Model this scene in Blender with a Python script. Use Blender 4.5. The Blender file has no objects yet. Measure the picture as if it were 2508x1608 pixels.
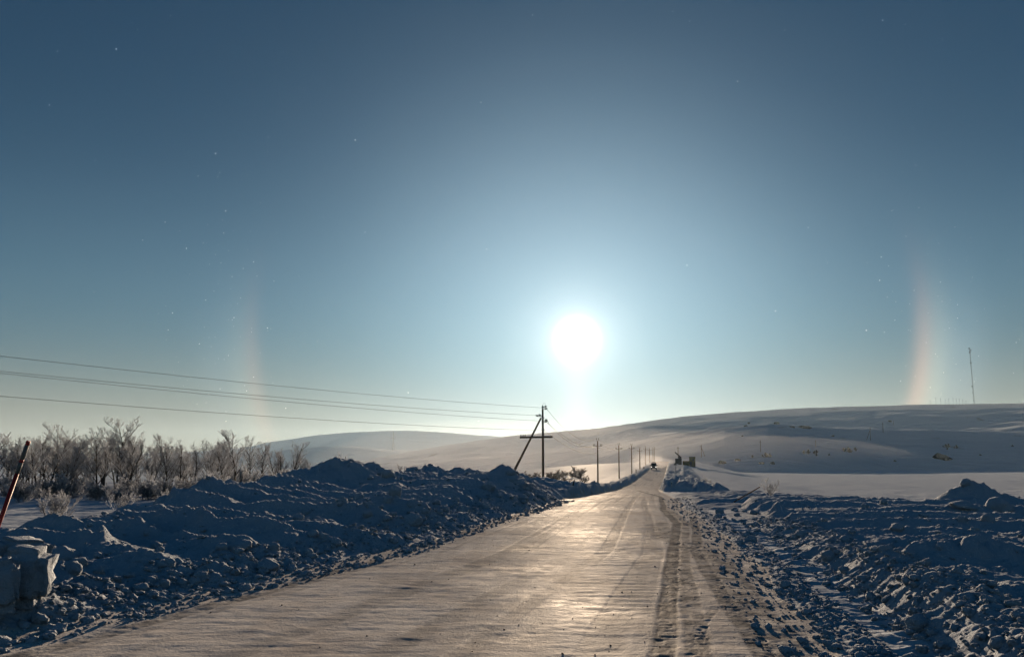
import bpy, bmesh, math, random
import numpy as np
from mathutils import Vector, Matrix

random.seed(7)
rng = np.random.default_rng(7)
scene = bpy.context.scene
COL = scene.collection

# ------------------------------------------------------------------ camera
W0, H0, FPX = 2508.0, 1608.0, 2060.0      # photograph size and focal length in its pixels
CAM_H = 2.0
PITCH = math.radians(5.0)
HORIZON = 1125.0
PY0 = HORIZON - FPX * math.tan(PITCH)     # row of the optical axis
cam_d = bpy.data.cameras.new('camera')
cam = bpy.data.objects.new('camera', cam_d)
COL.objects.link(cam)
cam_d.sensor_fit = 'HORIZONTAL'
cam_d.sensor_width = 36.0
cam_d.lens = 36.0 * FPX / W0
cam_d.shift_y = (PY0 - H0 / 2) / W0
cam_d.clip_start = 0.05
cam_d.clip_end = 20000
cam.location = (0, 0, CAM_H)
cam.rotation_euler = (math.pi / 2 + PITCH, 0, 0)
scene.camera = cam


def ray(px, py):
    """direction of a photo pixel, scaled so that y (depth) is 1"""
    u = (px - W0 / 2) / FPX
    v = (PY0 - py) / FPX
    y = math.cos(PITCH) - v * math.sin(PITCH)
    z = math.sin(PITCH) + v * math.cos(PITCH)
    return u / y, z / y


def at(px, py, depth):
    a, b = ray(px, py)
    return Vector((a * depth, depth, CAM_H + b * depth))


# ------------------------------------------------------------------ sky and sun
_sx, _sz = ray(1413, 831)
SUN = Vector((_sx, 1.0, _sz)).normalized()
SUN_EL = math.asin(SUN.z)
SUN_AZ = math.atan2(SUN.x, SUN.y)

world = bpy.data.worlds.new('World')
scene.world = world
world.use_nodes = True
wt = world.node_tree
wt.nodes.clear()


def N(tree, kind, **kw):
    n = tree.nodes.new(kind)
    for k, v in kw.items():
        setattr(n, k, v)
    return n


def math_node(tree, op, a, b=None, c=None, clamp=False):
    n = N(tree, 'ShaderNodeMath', operation=op)
    n.use_clamp = clamp
    for i, v in enumerate((a, b, c)):
        if v is None:
            continue
        if isinstance(v, (int, float)):
            n.inputs[i].default_value = v
        else:
            tree.links.new(v, n.inputs[i])
    return n.outputs[0]


def vscale(tree, col, fac):
    n = N(tree, 'ShaderNodeVectorMath', operation='SCALE')
    if isinstance(col, tuple):
        n.inputs[0].default_value = col
    else:
        tree.links.new(col, n.inputs[0])
    if isinstance(fac, (int, float)):
        n.inputs['Scale'].default_value = fac
    else:
        tree.links.new(fac, n.inputs['Scale'])
    return n.outputs[0]


def vop(tree, op, a, b):
    n = N(tree, 'ShaderNodeVectorMath', operation=op)
    for i, v in enumerate((a, b)):
        if isinstance(v, tuple):
            n.inputs[i].default_value = v
        else:
            tree.links.new(v, n.inputs[i])
    return n.outputs[0]


sky = N(wt, 'ShaderNodeTexSky', sky_type='NISHITA')
sky.sun_disc = False
sky.sun_elevation = SUN_EL
sky.sun_rotation = SUN_AZ
sky.altitude = 100
sky.air_density = 1.0
sky.dust_density = 0.1
sky.ozone_density = 1.6
tc = N(wt, 'ShaderNodeTexCoord')
dirv = tc.outputs['Generated']
dot = N(wt, 'ShaderNodeVectorMath', operation='DOT_PRODUCT')
wt.links.new(dirv, dot.inputs[0])
dot.inputs[1].default_value = SUN
ang = math_node(wt, 'MULTIPLY', math_node(wt, 'ARCCOSINE', math_node(wt, 'MINIMUM', dot.outputs['Value'], 0.999999)), 180 / math.pi)
sep = N(wt, 'ShaderNodeSeparateXYZ')
wt.links.new(dirv, sep.inputs[0])
elev = math_node(wt, 'MULTIPLY', math_node(wt, 'ARCSINE', sep.outputs['Z']), 180 / math.pi)
# the sky itself, a little greyer than pure Rayleigh blue (ice crystals in the air)
skycol = vop(wt, 'MULTIPLY', sky.outputs[0], (0.10, 0.40, 0.60))


def expfall(scale, amp):
    return math_node(wt, 'MULTIPLY', math_node(wt, 'EXPONENT', math_node(wt, 'DIVIDE', ang, -scale)), amp)


def gauss(v, mean, sig, amp=1.0):
    t = math_node(wt, 'DIVIDE', math_node(wt, 'SUBTRACT', v, mean), sig)
    return math_node(wt, 'MULTIPLY', math_node(wt, 'EXPONENT', math_node(wt, 'MULTIPLY', math_node(wt, 'MULTIPLY', t, t), -1.0)), amp)


skyc = vscale(wt, skycol, math_node(wt, 'MULTIPLY', math_node(wt, 'SUBTRACT', 1.0, gauss(elev, 0.0, 7.0, 0.68)), 0.0275))
# sun disc and the bright aureole of the ice-crystal air around it
core = gauss(ang, 0.0, 0.82, 3.6)
aure = vscale(wt, (1.0, 0.98, 0.90), math_node(wt, 'ADD', core, expfall(1.9, 0.50)))
wide = vscale(wt, (0.74, 0.94, 1.04), gauss(ang, 0.0, 13.0, 0.22))
# two sun dogs on the 22 degree halo, reddish on the inner side
azs = math_node(wt, 'MULTIPLY', math_node(wt, 'SUBTRACT', math_node(wt, 'ARCTAN2', sep.outputs['X'], sep.outputs['Y']), SUN_AZ), 180 / math.pi)
dog_side = math_node(wt, 'MULTIPLY_ADD', math_node(wt, 'GREATER_THAN', azs, 0.0), 0.95, 0.6)   # the right one is the stronger
dog_h = math_node(wt, 'MULTIPLY', gauss(elev, 4.5, 5.2, 1.0), dog_side)
inner = math_node(wt, 'MULTIPLY', gauss(ang, 21.6, 0.55, 0.075), dog_h)
mid = math_node(wt, 'MULTIPLY', gauss(ang, 22.4, 0.75, 0.055), dog_h)
tail = math_node(wt, 'MULTIPLY', gauss(ang, 23.6, 1.5, 0.036), dog_h)
dogs = vop(wt, 'ADD', vscale(wt, (1.0, 0.42, 0.20), inner), vscale(wt, (0.9, 0.85, 0.6), mid))
dogs = vop(wt, 'ADD', dogs, vscale(wt, (0.75, 0.9, 1.0), tail))
# cream band low over the horizon and the faint light pillar under the sun
low = vop(wt, 'ADD', vscale(wt, (0.128, 0.094, 0.066), gauss(elev, 0.0, 5.0, 1.0)), vscale(wt, (0.023, 0.032, 0.035), gauss(elev, 8.0, 8.0, 1.0)))
azs = math_node(wt, 'MULTIPLY', math_node(wt, 'SUBTRACT', math_node(wt, 'ARCTAN2', sep.outputs['X'], sep.outputs['Y']), SUN_AZ), 180 / math.pi)
pil = vscale(wt, (1.0, 0.88, 0.70), math_node(wt, 'MULTIPLY', gauss(azs, 0.0, 1.0, 0.06), gauss(elev, math.degrees(SUN_EL) - 4.5, 4.5)))
wobble = vscale(wt, (1.0, 0.78, 0.60), math_node(wt, 'MULTIPLY', gauss(azs, 0.0, 12.0, 0.14), gauss(elev, 0.5, 3.0)))
tot = vop(wt, 'ADD', vop(wt, 'ADD', skyc, aure), vop(wt, 'ADD', wide, dogs))
tot = vop(wt, 'ADD', tot, vop(wt, 'ADD', low, vop(wt, 'ADD', pil, wobble)))
bg = N(wt, 'ShaderNodeBackground')
wt.links.new(tot, bg.inputs['Color'])
bg.inputs['Strength'].default_value = 1.0
wo = N(wt, 'ShaderNodeOutputWorld')
wt.links.new(bg.outputs[0], wo.inputs['Surface'])

sun_d = bpy.data.lights.new('sun', 'SUN')
sun_d.energy = 5.0
sun_d.angle = math.radians(0.6)
sun_d.color = (1.0, 0.75, 0.51)
sun = bpy.data.objects.new('sun', sun_d)
COL.objects.link(sun)
sun.rotation_euler = SUN.to_track_quat('Z', 'Y').to_euler()
sun.location = (0, 0, 60)

vs = scene.view_settings
vs.view_transform = 'Standard'
vs.look = 'None'
vs.exposure = 1.0
vs.gamma = 1.0
vs.use_curve_mapping = False
scene.render.engine = 'CYCLES'
cy = scene.cycles
cy.use_denoising = True
cy.max_bounces = 6
cy.diffuse_bounces = 0
cy.glossy_bounces = 2
cy.transmission_bounces = 3
cy.volume_bounces = 1
cy.caustics_reflective = False
cy.caustics_refractive = False
cy.sample_clamp_indirect = 4

# ------------------------------------------------------------------ noise (numpy)


def _hash(ix, iy, seed):
    h = (ix.astype(np.int64) * 374761393 + iy.astype(np.int64) * 668265263 + seed * 1274126177) & 0xffffffff
    h = ((h ^ (h >> 13)) * 1274126177) & 0xffffffff
    return (h ^ (h >> 16)) & 0xffffffff


def perlin(x, y, seed=0):
    ix = np.floor(x); iy = np.floor(y)
    fx = x - ix; fy = y - iy
    u = fx * fx * fx * (fx * (fx * 6 - 15) + 10)
    v = fy * fy * fy * (fy * (fy * 6 - 15) + 10)

    def g(dx, dy):
        a = _hash(ix + dx, iy + dy, seed) * (2 * math.pi / 4294967296.0)
        return np.cos(a) * (fx - dx) + np.sin(a) * (fy - dy)
    n0 = g(0, 0) * (1 - u) + g(1, 0) * u
    n1 = g(0, 1) * (1 - u) + g(1, 1) * u
    return (n0 * (1 - v) + n1 * v) * 1.5


def fbm(x, y, seed=0, octv=4, gain=0.5):
    s = 0; a = 1.0; f = 1.0
    for k in range(octv):
        s = s + a * perlin(x * f, y * f, seed + k * 17)
        a *= gain; f *= 2.03
    return s


def lumps(x, y, cell, seed, rmin=0.3, rmax=0.75, keep=1.0):
    """height field of half-buried round clods, one per cell"""
    X = x / cell; Y = y / cell
    ix = np.floor(X); iy = np.floor(Y)
    out = np.zeros_like(X)
    for dx in (-1, 0, 1):
        for dy in (-1, 0, 1):
            cx = ix + dx; cy_ = iy + dy
            h1 = _hash(cx, cy_, seed) / 4294967296.0
            h2 = _hash(cx, cy_, seed + 91) / 4294967296.0
            h3 = _hash(cx, cy_, seed + 57) / 4294967296.0
            R = rmin + (rmax - rmin) * h3 ** 2
            R = np.where(_hash(cx, cy_, seed + 23) / 4294967296.0 < keep, R, 0.0)
            d2 = (X - cx - h1) ** 2 + (Y - cy_ - h2) ** 2
            out = np.maximum(out, np.sqrt(np.maximum(0, R * R - d2)))
    return out * cell


def sstep(a, b, x):
    t = np.clip((x - a) / (b - a), 0, 1)
    return t * t * (3 - 2 * t)


# ------------------------------------------------------------------ the lie of the land
_ey = np.array([-400, -60, 0, 9, 18.6, 35.8, 75, 118, 200, 282, 450, 700, 1200], float)
_el = np.array([-95, -23, -9.2, -6.15, -2.75, 0.85, 7.4, 14.3, 29.8, 45.4, 77, 124, 220], float)
_er = np.array([-88, -14, 0.6, 3.45, 5.1, 7.4, 13.7, 20.6, 36.1, 51.7, 84, 131, 227], float)
_zy = np.array([-600, 0, 30, 45, 75, 118, 160, 205, 245, 282, 350, 430, 500, 640, 900, 2000], float)
_zz = np.array([0, 0, 0, -0.15, -1.05, -2.3, -2.55, -2.3, -1.9, -1.45, -0.2, 1.15, 0.9, -3, -8, -8], float)
_ty = np.arange(-600, 2000, 1.0)


def _smooth(ys, zs, k):
    t = np.interp(_ty, ys, zs)
    ker = np.hanning(k); ker /= ker.sum()
    return np.convolve(np.pad(t, k // 2, mode='edge'), ker, 'valid')[:len(_ty)]


_TL = np.interp(_ty, _ey, _el); _TR = np.interp(_ty, _ey, _er); _TZ = _smooth(_zy, _zz, 21)
def XL(y): return np.interp(y, _ty, _TL)
def XR(y): return np.interp(y, _ty, _TR)
def ZR(y): return np.interp(y, _ty, _TZ)


def ridge(pts):
    a = np.array([[math.atan2(ray(p[0], p[1])[0], 1.0), 0, p[2]] for p in pts])
    for i, p in enumerate(pts):
        rx, rz = ray(p[0], p[1])
        a[i, 1] = rz / math.hypot(rx, 1.0)      # tan(elevation)
    return a


R_MAIN = ridge([(-900, 1150, 1900), (300, 1150, 1800), (700, 1140, 1750), (890, 1127, 1700), (1000, 1105, 1660), (1107, 1087, 1600), (1253, 1066, 1500), (1400, 1053, 1400), (1462, 1048, 1350), (1560, 1034, 1310), (1670, 1019, 1290), (1800, 1008, 1290), (1984, 997, 1310), (2250, 990, 1340), (2508, 986, 1350), (3400, 984, 1350)])
R_SPUR = ridge([(-900, 1180, 800), (700, 1150, 800), (950, 1136, 790), (1107, 1126, 780), (1200, 1117, 770), (1337, 1106, 750), (1462, 1090, 720), (1560, 1078, 680), (1620, 1070, 650), (1775, 1045, 620), (1880, 1038, 610), (1984, 1043, 640), (2190, 1050, 700), (2508, 1056, 760), (3400, 1060, 800)])
SPUR_FOOT = [640, 640, 640, 635, 620, 600, 570, 520, 470, 440, 435, 460, 520, 565, 600]
R_MID = ridge([(-900, 1130, 2300), (560, 1124, 2300), (680, 1104, 2300), (770, 1094, 2300), (860, 1090, 2350), (960, 1100, 2350), (1120, 1108, 2400), (1500, 1118, 2400), (3400, 1125, 2400)])
R_FAR = ridge([(-900, 1112, 3700), (0, 1116, 3700), (200, 1116, 3700), (450, 1108, 3700), (600, 1094, 3700), (650, 1084, 3700), (780, 1067, 3700), (880, 1060, 3700), (990, 1055, 3700), (1100, 1058, 3700), (1200, 1066, 3700), (1300, 1076, 3700), (1450, 1090, 3700), (1700, 1110, 3700), (3400, 1125, 3700)])


def hill(th, r, tab, foot_r, foot_z, power, back):
    te = np.interp(th, tab[:, 0], tab[:, 1]); R = np.interp(th, tab[:, 0], tab[:, 2])
    zt = CAM_H + te * R
    F = foot_r
    t = np.clip((r - F) / np.maximum(R - F, 1), 0, 1)
    prof = np.sin(t * math.pi / 2) ** power if power else 0.82 * t + 0.18 * np.sin(t * math.pi / 2)
    up = foot_z + (zt - foot_z) * prof
    dn = zt - (r - R) * back - 0.00012 * (r - R) ** 2
    return np.where(r <= R, np.where(r < F, -60.0, up), np.maximum(dn, -60))


def base_height(x, y):
    r = np.hypot(x, y); th = np.arctan2(x, y)
    xl = XL(y); xr = XR(y); zr = ZR(y)
    sl = xl - x; sr = x - xr
    # left: a level yard with the birches, then the shoulder drops to the valley
    wl = sstep(4, 26, sl)
    zl = zr * (1 - wl) + wl * np.where(y < 150, 0.0 - 0.6 * sstep(60, 115, y), zr - 0.3)
    ql = np.minimum(np.maximum(0, y - 112), np.maximum(0, sl - 8))
    zl = zl - 14 * sstep(0, 170, ql) - 0.05 * np.clip(sl, 0, 9) * sstep(60, 120, y)
    # right: level strip for the dumped snow, then down to the flat field
    qr = np.minimum(np.maximum(0, y - 38.5), np.maximum(0, sr - 5))
    qr = np.where(y > 300, np.maximum(0, sr - 8), qr)
    zrr = zr - (zr + 4.3) * sstep(0, 30, qr)
    z = np.where(x < xl, zl, np.where(x > xr, zrr, zr))
    # lie of the wide land
    z = z + 0.35 * fbm(x / 60, y / 60, 5, 3) * sstep(45, 160, np.minimum(sl * 3, r) * (sl > 0))
    fsp = np.interp(th, R_SPUR[:, 0], SPUR_FOOT)
    fz = np.interp(th, [-0.3, 0.05, 0.16], [-15, -14, -4.4])
    far = sstep(380, 700, r)
    h_sp = hill(th, r, R_SPUR, fsp, fz, 0, 0.03)
    h_mn = hill(th, r, R_MAIN, np.interp(th, [-0.3, 0.1, 0.3], [760, 700, 620]), fz - 1, 0, 0.05)
    h_md = hill(th, r, R_MID, 1990.0, -40, 1.2, 0.05)
    h_fr = hill(th, r, R_FAR, 3000.0, -40, 1.1, 0.04)
    und = fbm(x / 190, y / 75, 31, 4) * 1.9 + fbm(x / 60, y / 22, 47, 3) * 0.55
    Fm = np.interp(th, [-0.3, 0.1, 0.3], [760, 700, 620]); Rm = np.interp(th, R_MAIN[:, 0], R_MAIN[:, 2])
    tm = np.clip((r - Fm) / (Rm - Fm), 0, 1.3)
    drift = fbm(th * 5.0 + 0.9 * tm, tm * 9.0, 33, 4, 0.6)
    h_mn = h_mn + (drift * 5.5 + und * 0.25) * sstep(0.02, 0.3, tm) * (1 - 0.96 * sstep(0.55, 0.97, tm))
    h_sp = h_sp + (fbm(x / 120, y / 60, 77, 4) * 1.0) * sstep(fsp, fsp + 90, r)
    h_fr = h_fr + fbm(x / 500, y / 220, 91, 4) * 6
    h_md = h_md + fbm(x / 300, y / 150, 95, 4) * 4
    hl = np.maximum(np.maximum(h_sp, h_mn), np.maximum(h_md, h_fr))
    z = np.where(hl > z, hl, z)
    return z


def gauss2(x, y, cx, cy_, sx, sy):
    return np.exp(-((x - cx) / sx) ** 2 - ((y - cy_) / sy) ** 2)


def bank_masks(x, y):
    """0..1 coverage of the dumped snow left and right of the road, the windrow, the far banks"""
    xl = XL(y); xr = XR(y)
    wob = perlin(x * 0.35, y * 0.35, 3) * 0.5 + perlin(x * 1.3, y * 1.3, 4) * 0.25 + perlin(x * 3.7, y * 3.7, 6) * 0.16
    sl = xl - x + wob * 0.5
    sr = x - xr + wob * 0.35
    left = sstep(-0.1, 0.7, sl) * sstep(-13.0, -11.0, x + wob * 1.6 - 0.04 * (y - 30)) * (1 - sstep(54, 60, y + wob * 2))
    yend = 38.0 + 26 * (1 - sstep(4.5, 10.0, sr))
    right = sstep(2.1, 2.9, sr) * (1 - sstep(yend - 2.5, yend, y + wob))
    right = np.maximum(right, sstep(0.1, 1.0, sr) * sstep(34, 40, y) * (1 - sstep(yend - 4, yend, y + wob)) * 0.7)
    wr = sstep(0.95, 1.7, sr) * (1 - sstep(2.0, 3.2, sr)) * (1 - sstep(24, 34, y))
    rub = sstep(-0.15, 0.2, sr) * (1 - sstep(0.35, 0.65, sr)) * (1 - sstep(45, 60, y))
    wl_ = np.interp(y, [50, 80, 110], [4.0, 2.4, 0.0])
    farl = sstep(-0.1, 0.35, sl) * (1 - sstep(1.6 + wl_, 3.2 + wl_, sl)) * sstep(48, 56, y)
    farr = sstep(-0.1, 0.5, sr) * (1 - sstep(5.0, 9.5, sr)) * sstep(93, 96.5, y + wob * 1.5)
    return left, right, wr, rub, farl, farr, sl, sr


def detail_height(x, y):
    left, right, wr, rub, farl, farr, sl, sr = bank_masks(x, y)
    n1 = fbm(x * 0.45, y * 0.45, 11, 4)
    n2 = fbm(x * 2.4, y * 2.4, 13, 3)
    L1 = lumps(x, y, 0.62, 21, 0.12, 0.55, 0.5)
    L2 = lumps(x, y, 0.27, 22, 0.25, 0.62, 0.8)
    L3 = lumps(x, y, 0.13, 24, 0.3, 0.62)
    # left bank: shoved ridges running across, growing with distance
    hb = np.interp(y, [0, 8, 15, 20, 28, 36, 42, 48, 54, 60], [0.10, 0.12, 0.16, 0.2, 0.36, 0.72, 0.98, 0.95, 0.6, 0.3])
    u = (y + 0.62 * x + 1.5 * perlin(x * 0.16, y * 0.16, 41) + 0.55 * perlin(x * 0.6, y * 0.6, 42)) / 2.45
    fr = u - np.floor(u)
    rid = np.where(fr < 0.62, (fr / 0.62) ** 1.3, ((1 - fr) / 0.38)) ** 1.15
    ramp = 0.55 + 0.5 * perlin(np.floor(u) * 3.1 + 0.5, x * 0.2, 43)
    piles = 0.95 * gauss2(x, y, -8.6, 42, 2.0, 3.0) + 0.75 * gauss2(x, y, -5.0, 50, 1.4, 2.2) + 0.35 * gauss2(x, y, -2.6, 47, 1.6, 2.2) \
        + 0.5 * gauss2(x, y, -0.6, 42.5, 1.5, 1.8) + 0.35 * gauss2(x, y, -11, 31, 2.0, 2.5) + 0.25 * gauss2(x, y, 1.4, 50, 1.6, 3.0) + 0.22 * gauss2(x, y, -9.8, 21, 2, 1.5) + 0.38 * gauss2(x, y, -6.3, 11.0, 1.5, 1.1)
    piles = piles * (1 + 0.3 * n1 + 0.1 * n2)
    cross = sstep(0.0, 2.6, sl)
    hl = (hb * (0.35 + 0.65 * cross) + rid * ramp * (0.32 + 0.38 * sstep(8, 30, y)) * cross + piles + 0.14 * n1 + 0.03 * n2
          + L1 * (0.5 - 0.46 * cross) + (0.45 * L2 + 0.55 * L3) * (1 - cross * (0.84 - 0.6 * rid)))
    h = left * np.maximum(hl, 0.02)
    # right side
    u2 = (y + 0.05 * x + 1.1 * perlin(x * 0.11, y * 0.2, 51) + 0.5 * perlin(x * 0.5, y * 0.5, 52)) / 2.25
    fr2 = u2 - np.floor(u2)
    rid2 = np.where(fr2 < 0.66, (fr2 / 0.66) ** 1.3, ((1 - fr2) / 0.34)) ** 1.15
    ramp2 = 0.6 + 0.55 * perlin(np.floor(u2) * 2.7 + 0.3, x * 0.13, 53)
    hr0 = np.interp(y, [0, 6, 12, 20, 28, 34, 37], [0.05, 0.04, 0.06, 0.07, 0.08, 0.14, 0.16])
    mounds = 0.5 * gauss2(x, y, 8.6, 29.6, 0.9, 1.0) + 0.75 * gauss2(x, y, 19.6, 35.8, 1.15, 0.8) + 0.30 * gauss2(x, y, 18.2, 35.4, 0.6, 0.6) + 0.22 * gauss2(x, y, 12.0, 35.6, 2.0, 1.0) \
        + 0.3 * gauss2(x, y, 8.6, 16.5, 2.2, 0.8) - 0.12 * gauss2(x, y, 8.0, 11.5, 2.0, 1.2)
    msk = np.clip(mounds * 2.2, 0, 1)
    mounds = mounds * (1 + 0.45 * n1) + msk * (0.9 * L1 + 0.5 * L2)
    hr = hr0 + rid2 * ramp2 * 0.34 + mounds + 0.07 * n1 + 0.018 * n2 + 0.04 * L1 + (0.22 * L2 + 0.45 * L3) * (0.12 + 0.88 * rid2)
    h = np.maximum(h, right * np.maximum(hr, 0.02))
    wh = np.interp(y, [0, 10, 14, 18, 24, 34], [0.34, 0.36, 0.36, 0.27, 0.18, 0.0])
    hw = wh * (1 + 0.35 * n1) + 0.24 * L2 + 0.42 * L3 + 0.12 * L1 + 0.04 * n2
    h = np.maximum(h, wr * hw)
    h = np.maximum(h, rub * np.maximum(0, 0.01 + 0.14 * L2 + 0.45 * L3 + 0.03 * n2))
    stripm = sstep(0.3, 0.7, sr) * (1 - sstep(1.2, 1.7, sr)) * (1 - sstep(26, 36, y))
    h = h + stripm * np.maximum(0, 0.06 * fbm(x * 1.3, y * 2.6, 68, 4) + 0.35 * L3 * sstep(0.0, 0.4, perlin(x * 0.8, y * 0.8, 69)))
    # far banks that line the road
    L0 = lumps(x, y, 2.1, 27, 0.2, 0.6, 0.85)
    hf = 0.72 + 0.25 * n1 + 0.3 * L1 + 0.35 * L0
    h = np.maximum(h, farl * np.maximum(hf * np.interp(y, [48, 60, 80, 120, 300], [0.8, 1.15, 1.0, 1.0, 0.9]), 0))
    h = np.maximum(h, farr * np.maximum(0.75 + 0.32 * n1 + 0.8 * L1 + 0.22 * fbm(x * 0.9, y * 0.5, 66, 3) + 0.65 * L0 + 0.04 * n2, 0))
    # open ground: wind-packed snow
    h = h + 0.17 * fbm(x / 11, y / 4.5, 62, 4) * sstep(4, 12, np.maximum(sr, sl)) * sstep(45, 110, y)
    yard = (1 - np.maximum(left, np.maximum(right, np.maximum(wr, rub)))) * (1 - sstep(-0.5, 0.3, -np.maximum(sl, sr)))
    h = h + yard * (0.05 * n1 + 0.03 * fbm(x * 0.5, y * 2.0, 61, 3)) * (1 - sstep(150, 260, np.hypot(x, y)))
    return h


TRACKS = [  # tyre marks on the road: points (x, y), half width, depth, tread
    ([(0.6, 3), (1.46, 8.5), (1.9, 10.6), (3.0, 16), (5.25, 27), (6.1, 34), (10.5, 60), (17.5, 118)], 0.15, 0.022, 1.0),
    ([(0.95, 3), (1.86, 8.6), (2.32, 11), (3.4, 17), (5.5, 27), (6.35, 34)], 0.16, 0.012, 0.5),
    ([(2.05, 3), (2.5, 8.0), (2.75, 10), (3.2, 13.2), (4.1, 19), (4.9, 22.5), (6.4, 30)], 0.14, 0.016, 0.7),
    ([(2.3, 3), (2.85, 8.5), (3.3, 12), (4.1, 16.5), (4.3, 19), (3.9, 22), (4.7, 27)], 0.30, 0.018, 0.4),
    ([(2.0, 9.4), (2.35, 10.6), (2.75, 11.6)], 0.07, 0.012, 0.3),
    ([(-5.2, 8.4), (-3.9, 12.5), (-2.3, 18.6), (0.9, 34), (4, 50)], 0.16, 0.015, 0.5),
]


def road_height(x, y, sl, sr):
    """rut, tread and washboard relief of the packed road; also returns a 0..1 tyre-mark mask"""
    d = np.minimum(-sl, -sr)
    on = sstep(-0.2, 0.3, d)
    h = 0.015 * fbm(x * 0.55, y * 0.9, 71, 4) + 0.0055 * fbm(x * 1.5, y * 4.0, 72, 4, 0.6)
    scuff = np.maximum(0, perlin(x * 1.1, y * 3.4, 78) - 0.22) * sstep(-0.25, 0.3, perlin(x * 0.35, y * 0.3, 79))
    h = h - 0.006 * scuff * (1 + 0.8 * (x < 0))
    uu = (x - XL(y)) / np.maximum(XR(y) - XL(y), 1)
    lane = perlin(uu * 17, y * 0.035, 88) + 0.5 * perlin(uu * 41, y * 0.05, 89)
    h = h - 0.006 * sstep(0.05, 0.4, lane)
    mask = 0.42 * sstep(0.12, 0.55, lane) * (0.6 + 0.4 * perlin(x * 2.2, y * 1.2, 90))
    for pts, hw, dep, tread in TRACKS:
        p = np.array(pts, float)
        sel = (y > p[0, 1]) & (y < p[-1, 1])
        xc = np.interp(y, p[:, 1], p[:, 0]) + 0.05 * perlin(y * 0.35, y * 0, 81)
        e = np.abs(x - xc) / hw
        m = (1 - sstep(0.7, 1.15, e)) * sel
        rim = np.exp(-((e - 1.25) / 0.22) ** 2) * sel
        tr = 0.5 + 0.5 * np.sin(y / 0.16 * 2 * math.pi + np.sign(x - xc) * e * 1.2)
        h = h - m * dep * 0.45 * (0.6 + 0.4 * tread * tr) + m * 0.006 * fbm(x * 9, y * 9, 83, 2)
        mask = np.maximum(mask, m * np.clip(0.16 + 0.58 * tread + 0.5 * perlin(x * 3, y * 3, 84), 0, 1))
    # washboard in the middle of the right lane
    wx = np.interp(y, [6, 10, 16, 26], [0.5, 0.95, 2.0, 3.6])
    wb = (1 - sstep(0.35, 0.75, np.abs(x - wx))) * sstep(8, 11, y) * (1 - sstep(19, 27, y))
    h = h + wb * 0.0035 * np.sin((y + 0.1 * perlin(x * 1.5, y * 0.6, 86)) / 0.34 * 2 * math.pi)
    h = h - 0.05 * (1 - sstep(0.0, 0.8, d))*0.4
    return on * h, on, on * np.clip(mask, 0, 1)


def height_full(x, y):
    x = np.asarray(x, float); y = np.asarray(y, float)
    z = base_height(x, y)
    r = np.hypot(x, y)
    road = np.zeros_like(z); trk = np.zeros_like(z)
    near = (r < 460) & (y > -3)
    if near.any():
        xn = x[near]; yn = y[near]
        z[near] += detail_height(xn, yn) * (1 - sstep(300, 450, yn)) * sstep(-3, 0, yn)
        sl = XL(yn) - xn; sr = xn - XR(yn)
        rh, on, mk = road_height(xn, yn, sl, sr)
        z[near] += rh
        road[near] = on; trk[near] = mk
    return z, road, trk


def ground_z(x, y):
    return float(height_full(np.array([x]), np.array([y]))[0][0])


# ------------------------------------------------------------------ materials
MATS = {}


def mat(name):
    m = bpy.data.materials.new(name); m.use_nodes = True
    MATS[name] = m
    t = m.node_tree
    b = t.nodes['Principled BSDF']
    return m, t, b


def simple(name, col, rough=0.6, metal=0.0, spec=0.4, nscale=None, namp=0.25, emit=None, trans=None):
    m, t, b = mat(name)
    b.inputs['Roughness'].default_value = rough
    b.inputs['Metallic'].default_value = metal
    b.inputs['Specular IOR Level'].default_value = spec
    if nscale:
        tcn = N(t, 'ShaderNodeTexCoord')
        no = N(t, 'ShaderNodeTexNoise'); no.inputs['Scale'].default_value = nscale; no.inputs['Detail'].default_value = 5
        t.links.new(tcn.outputs['Object'], no.inputs['Vector'])
        cr = N(t, 'ShaderNodeMix', data_type='RGBA')
        cr.inputs[6].default_value = tuple(c * (1 - namp) for c in col) + (1,)
        cr.inputs[7].default_value = tuple(min(1, c * (1 + namp)) for c in col) + (1,)
        t.links.new(no.outputs['Fac'], cr.inputs[0])
        t.links.new(cr.outputs[2], b.inputs['Base Color'])
    else:
        b.inputs['Base Color'].default_value = col + (1,)
    if emit:
        b.inputs['Emission Color'].default_value = emit[0] + (1,)
        b.inputs['Emission Strength'].default_value = emit[1]
    return m


def noise(t, vec, scale, detail=4, rough=0.55, dist=0.0):
    n = N(t, 'ShaderNodeTexNoise')
    n.inputs['Scale'].default_value = scale; n.inputs['Detail'].default_value = detail
    n.inputs['Roughness'].default_value = rough; n.inputs['Distortion'].default_value = dist
    t.links.new(vec, n.inputs['Vector'])
    return n.outputs['Fac']


def mapping(t, vec, scale):
    n = N(t, 'ShaderNodeMapping'); n.inputs['Scale'].default_value = scale
    t.links.new(vec, n.inputs['Vector'])
    return n.outputs[0]


def mixc(t, fac, a, b_):
    n = N(t, 'ShaderNodeMix', data_type='RGBA')
    if isinstance(fac, (int, float)):
        n.inputs[0].default_value = fac
    else:
        t.links.new(fac, n.inputs[0])
    for i, v in ((6, a), (7, b_)):
        if isinstance(v, tuple):
            n.inputs[i].default_value = v + (1,) if len(v) == 3 else v
        else:
            t.links.new(v, n.inputs[i])
    return n.outputs[2]


def ramp01(t, v, lo, hi):
    n = N(t, 'ShaderNodeMapRange'); n.interpolation_type = 'SMOOTHSTEP'
    t.links.new(v, n.inputs['Value'])
    n.inputs['From Min'].default_value = lo; n.inputs['From Max'].default_value = hi
    return n.outputs[0]


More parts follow.
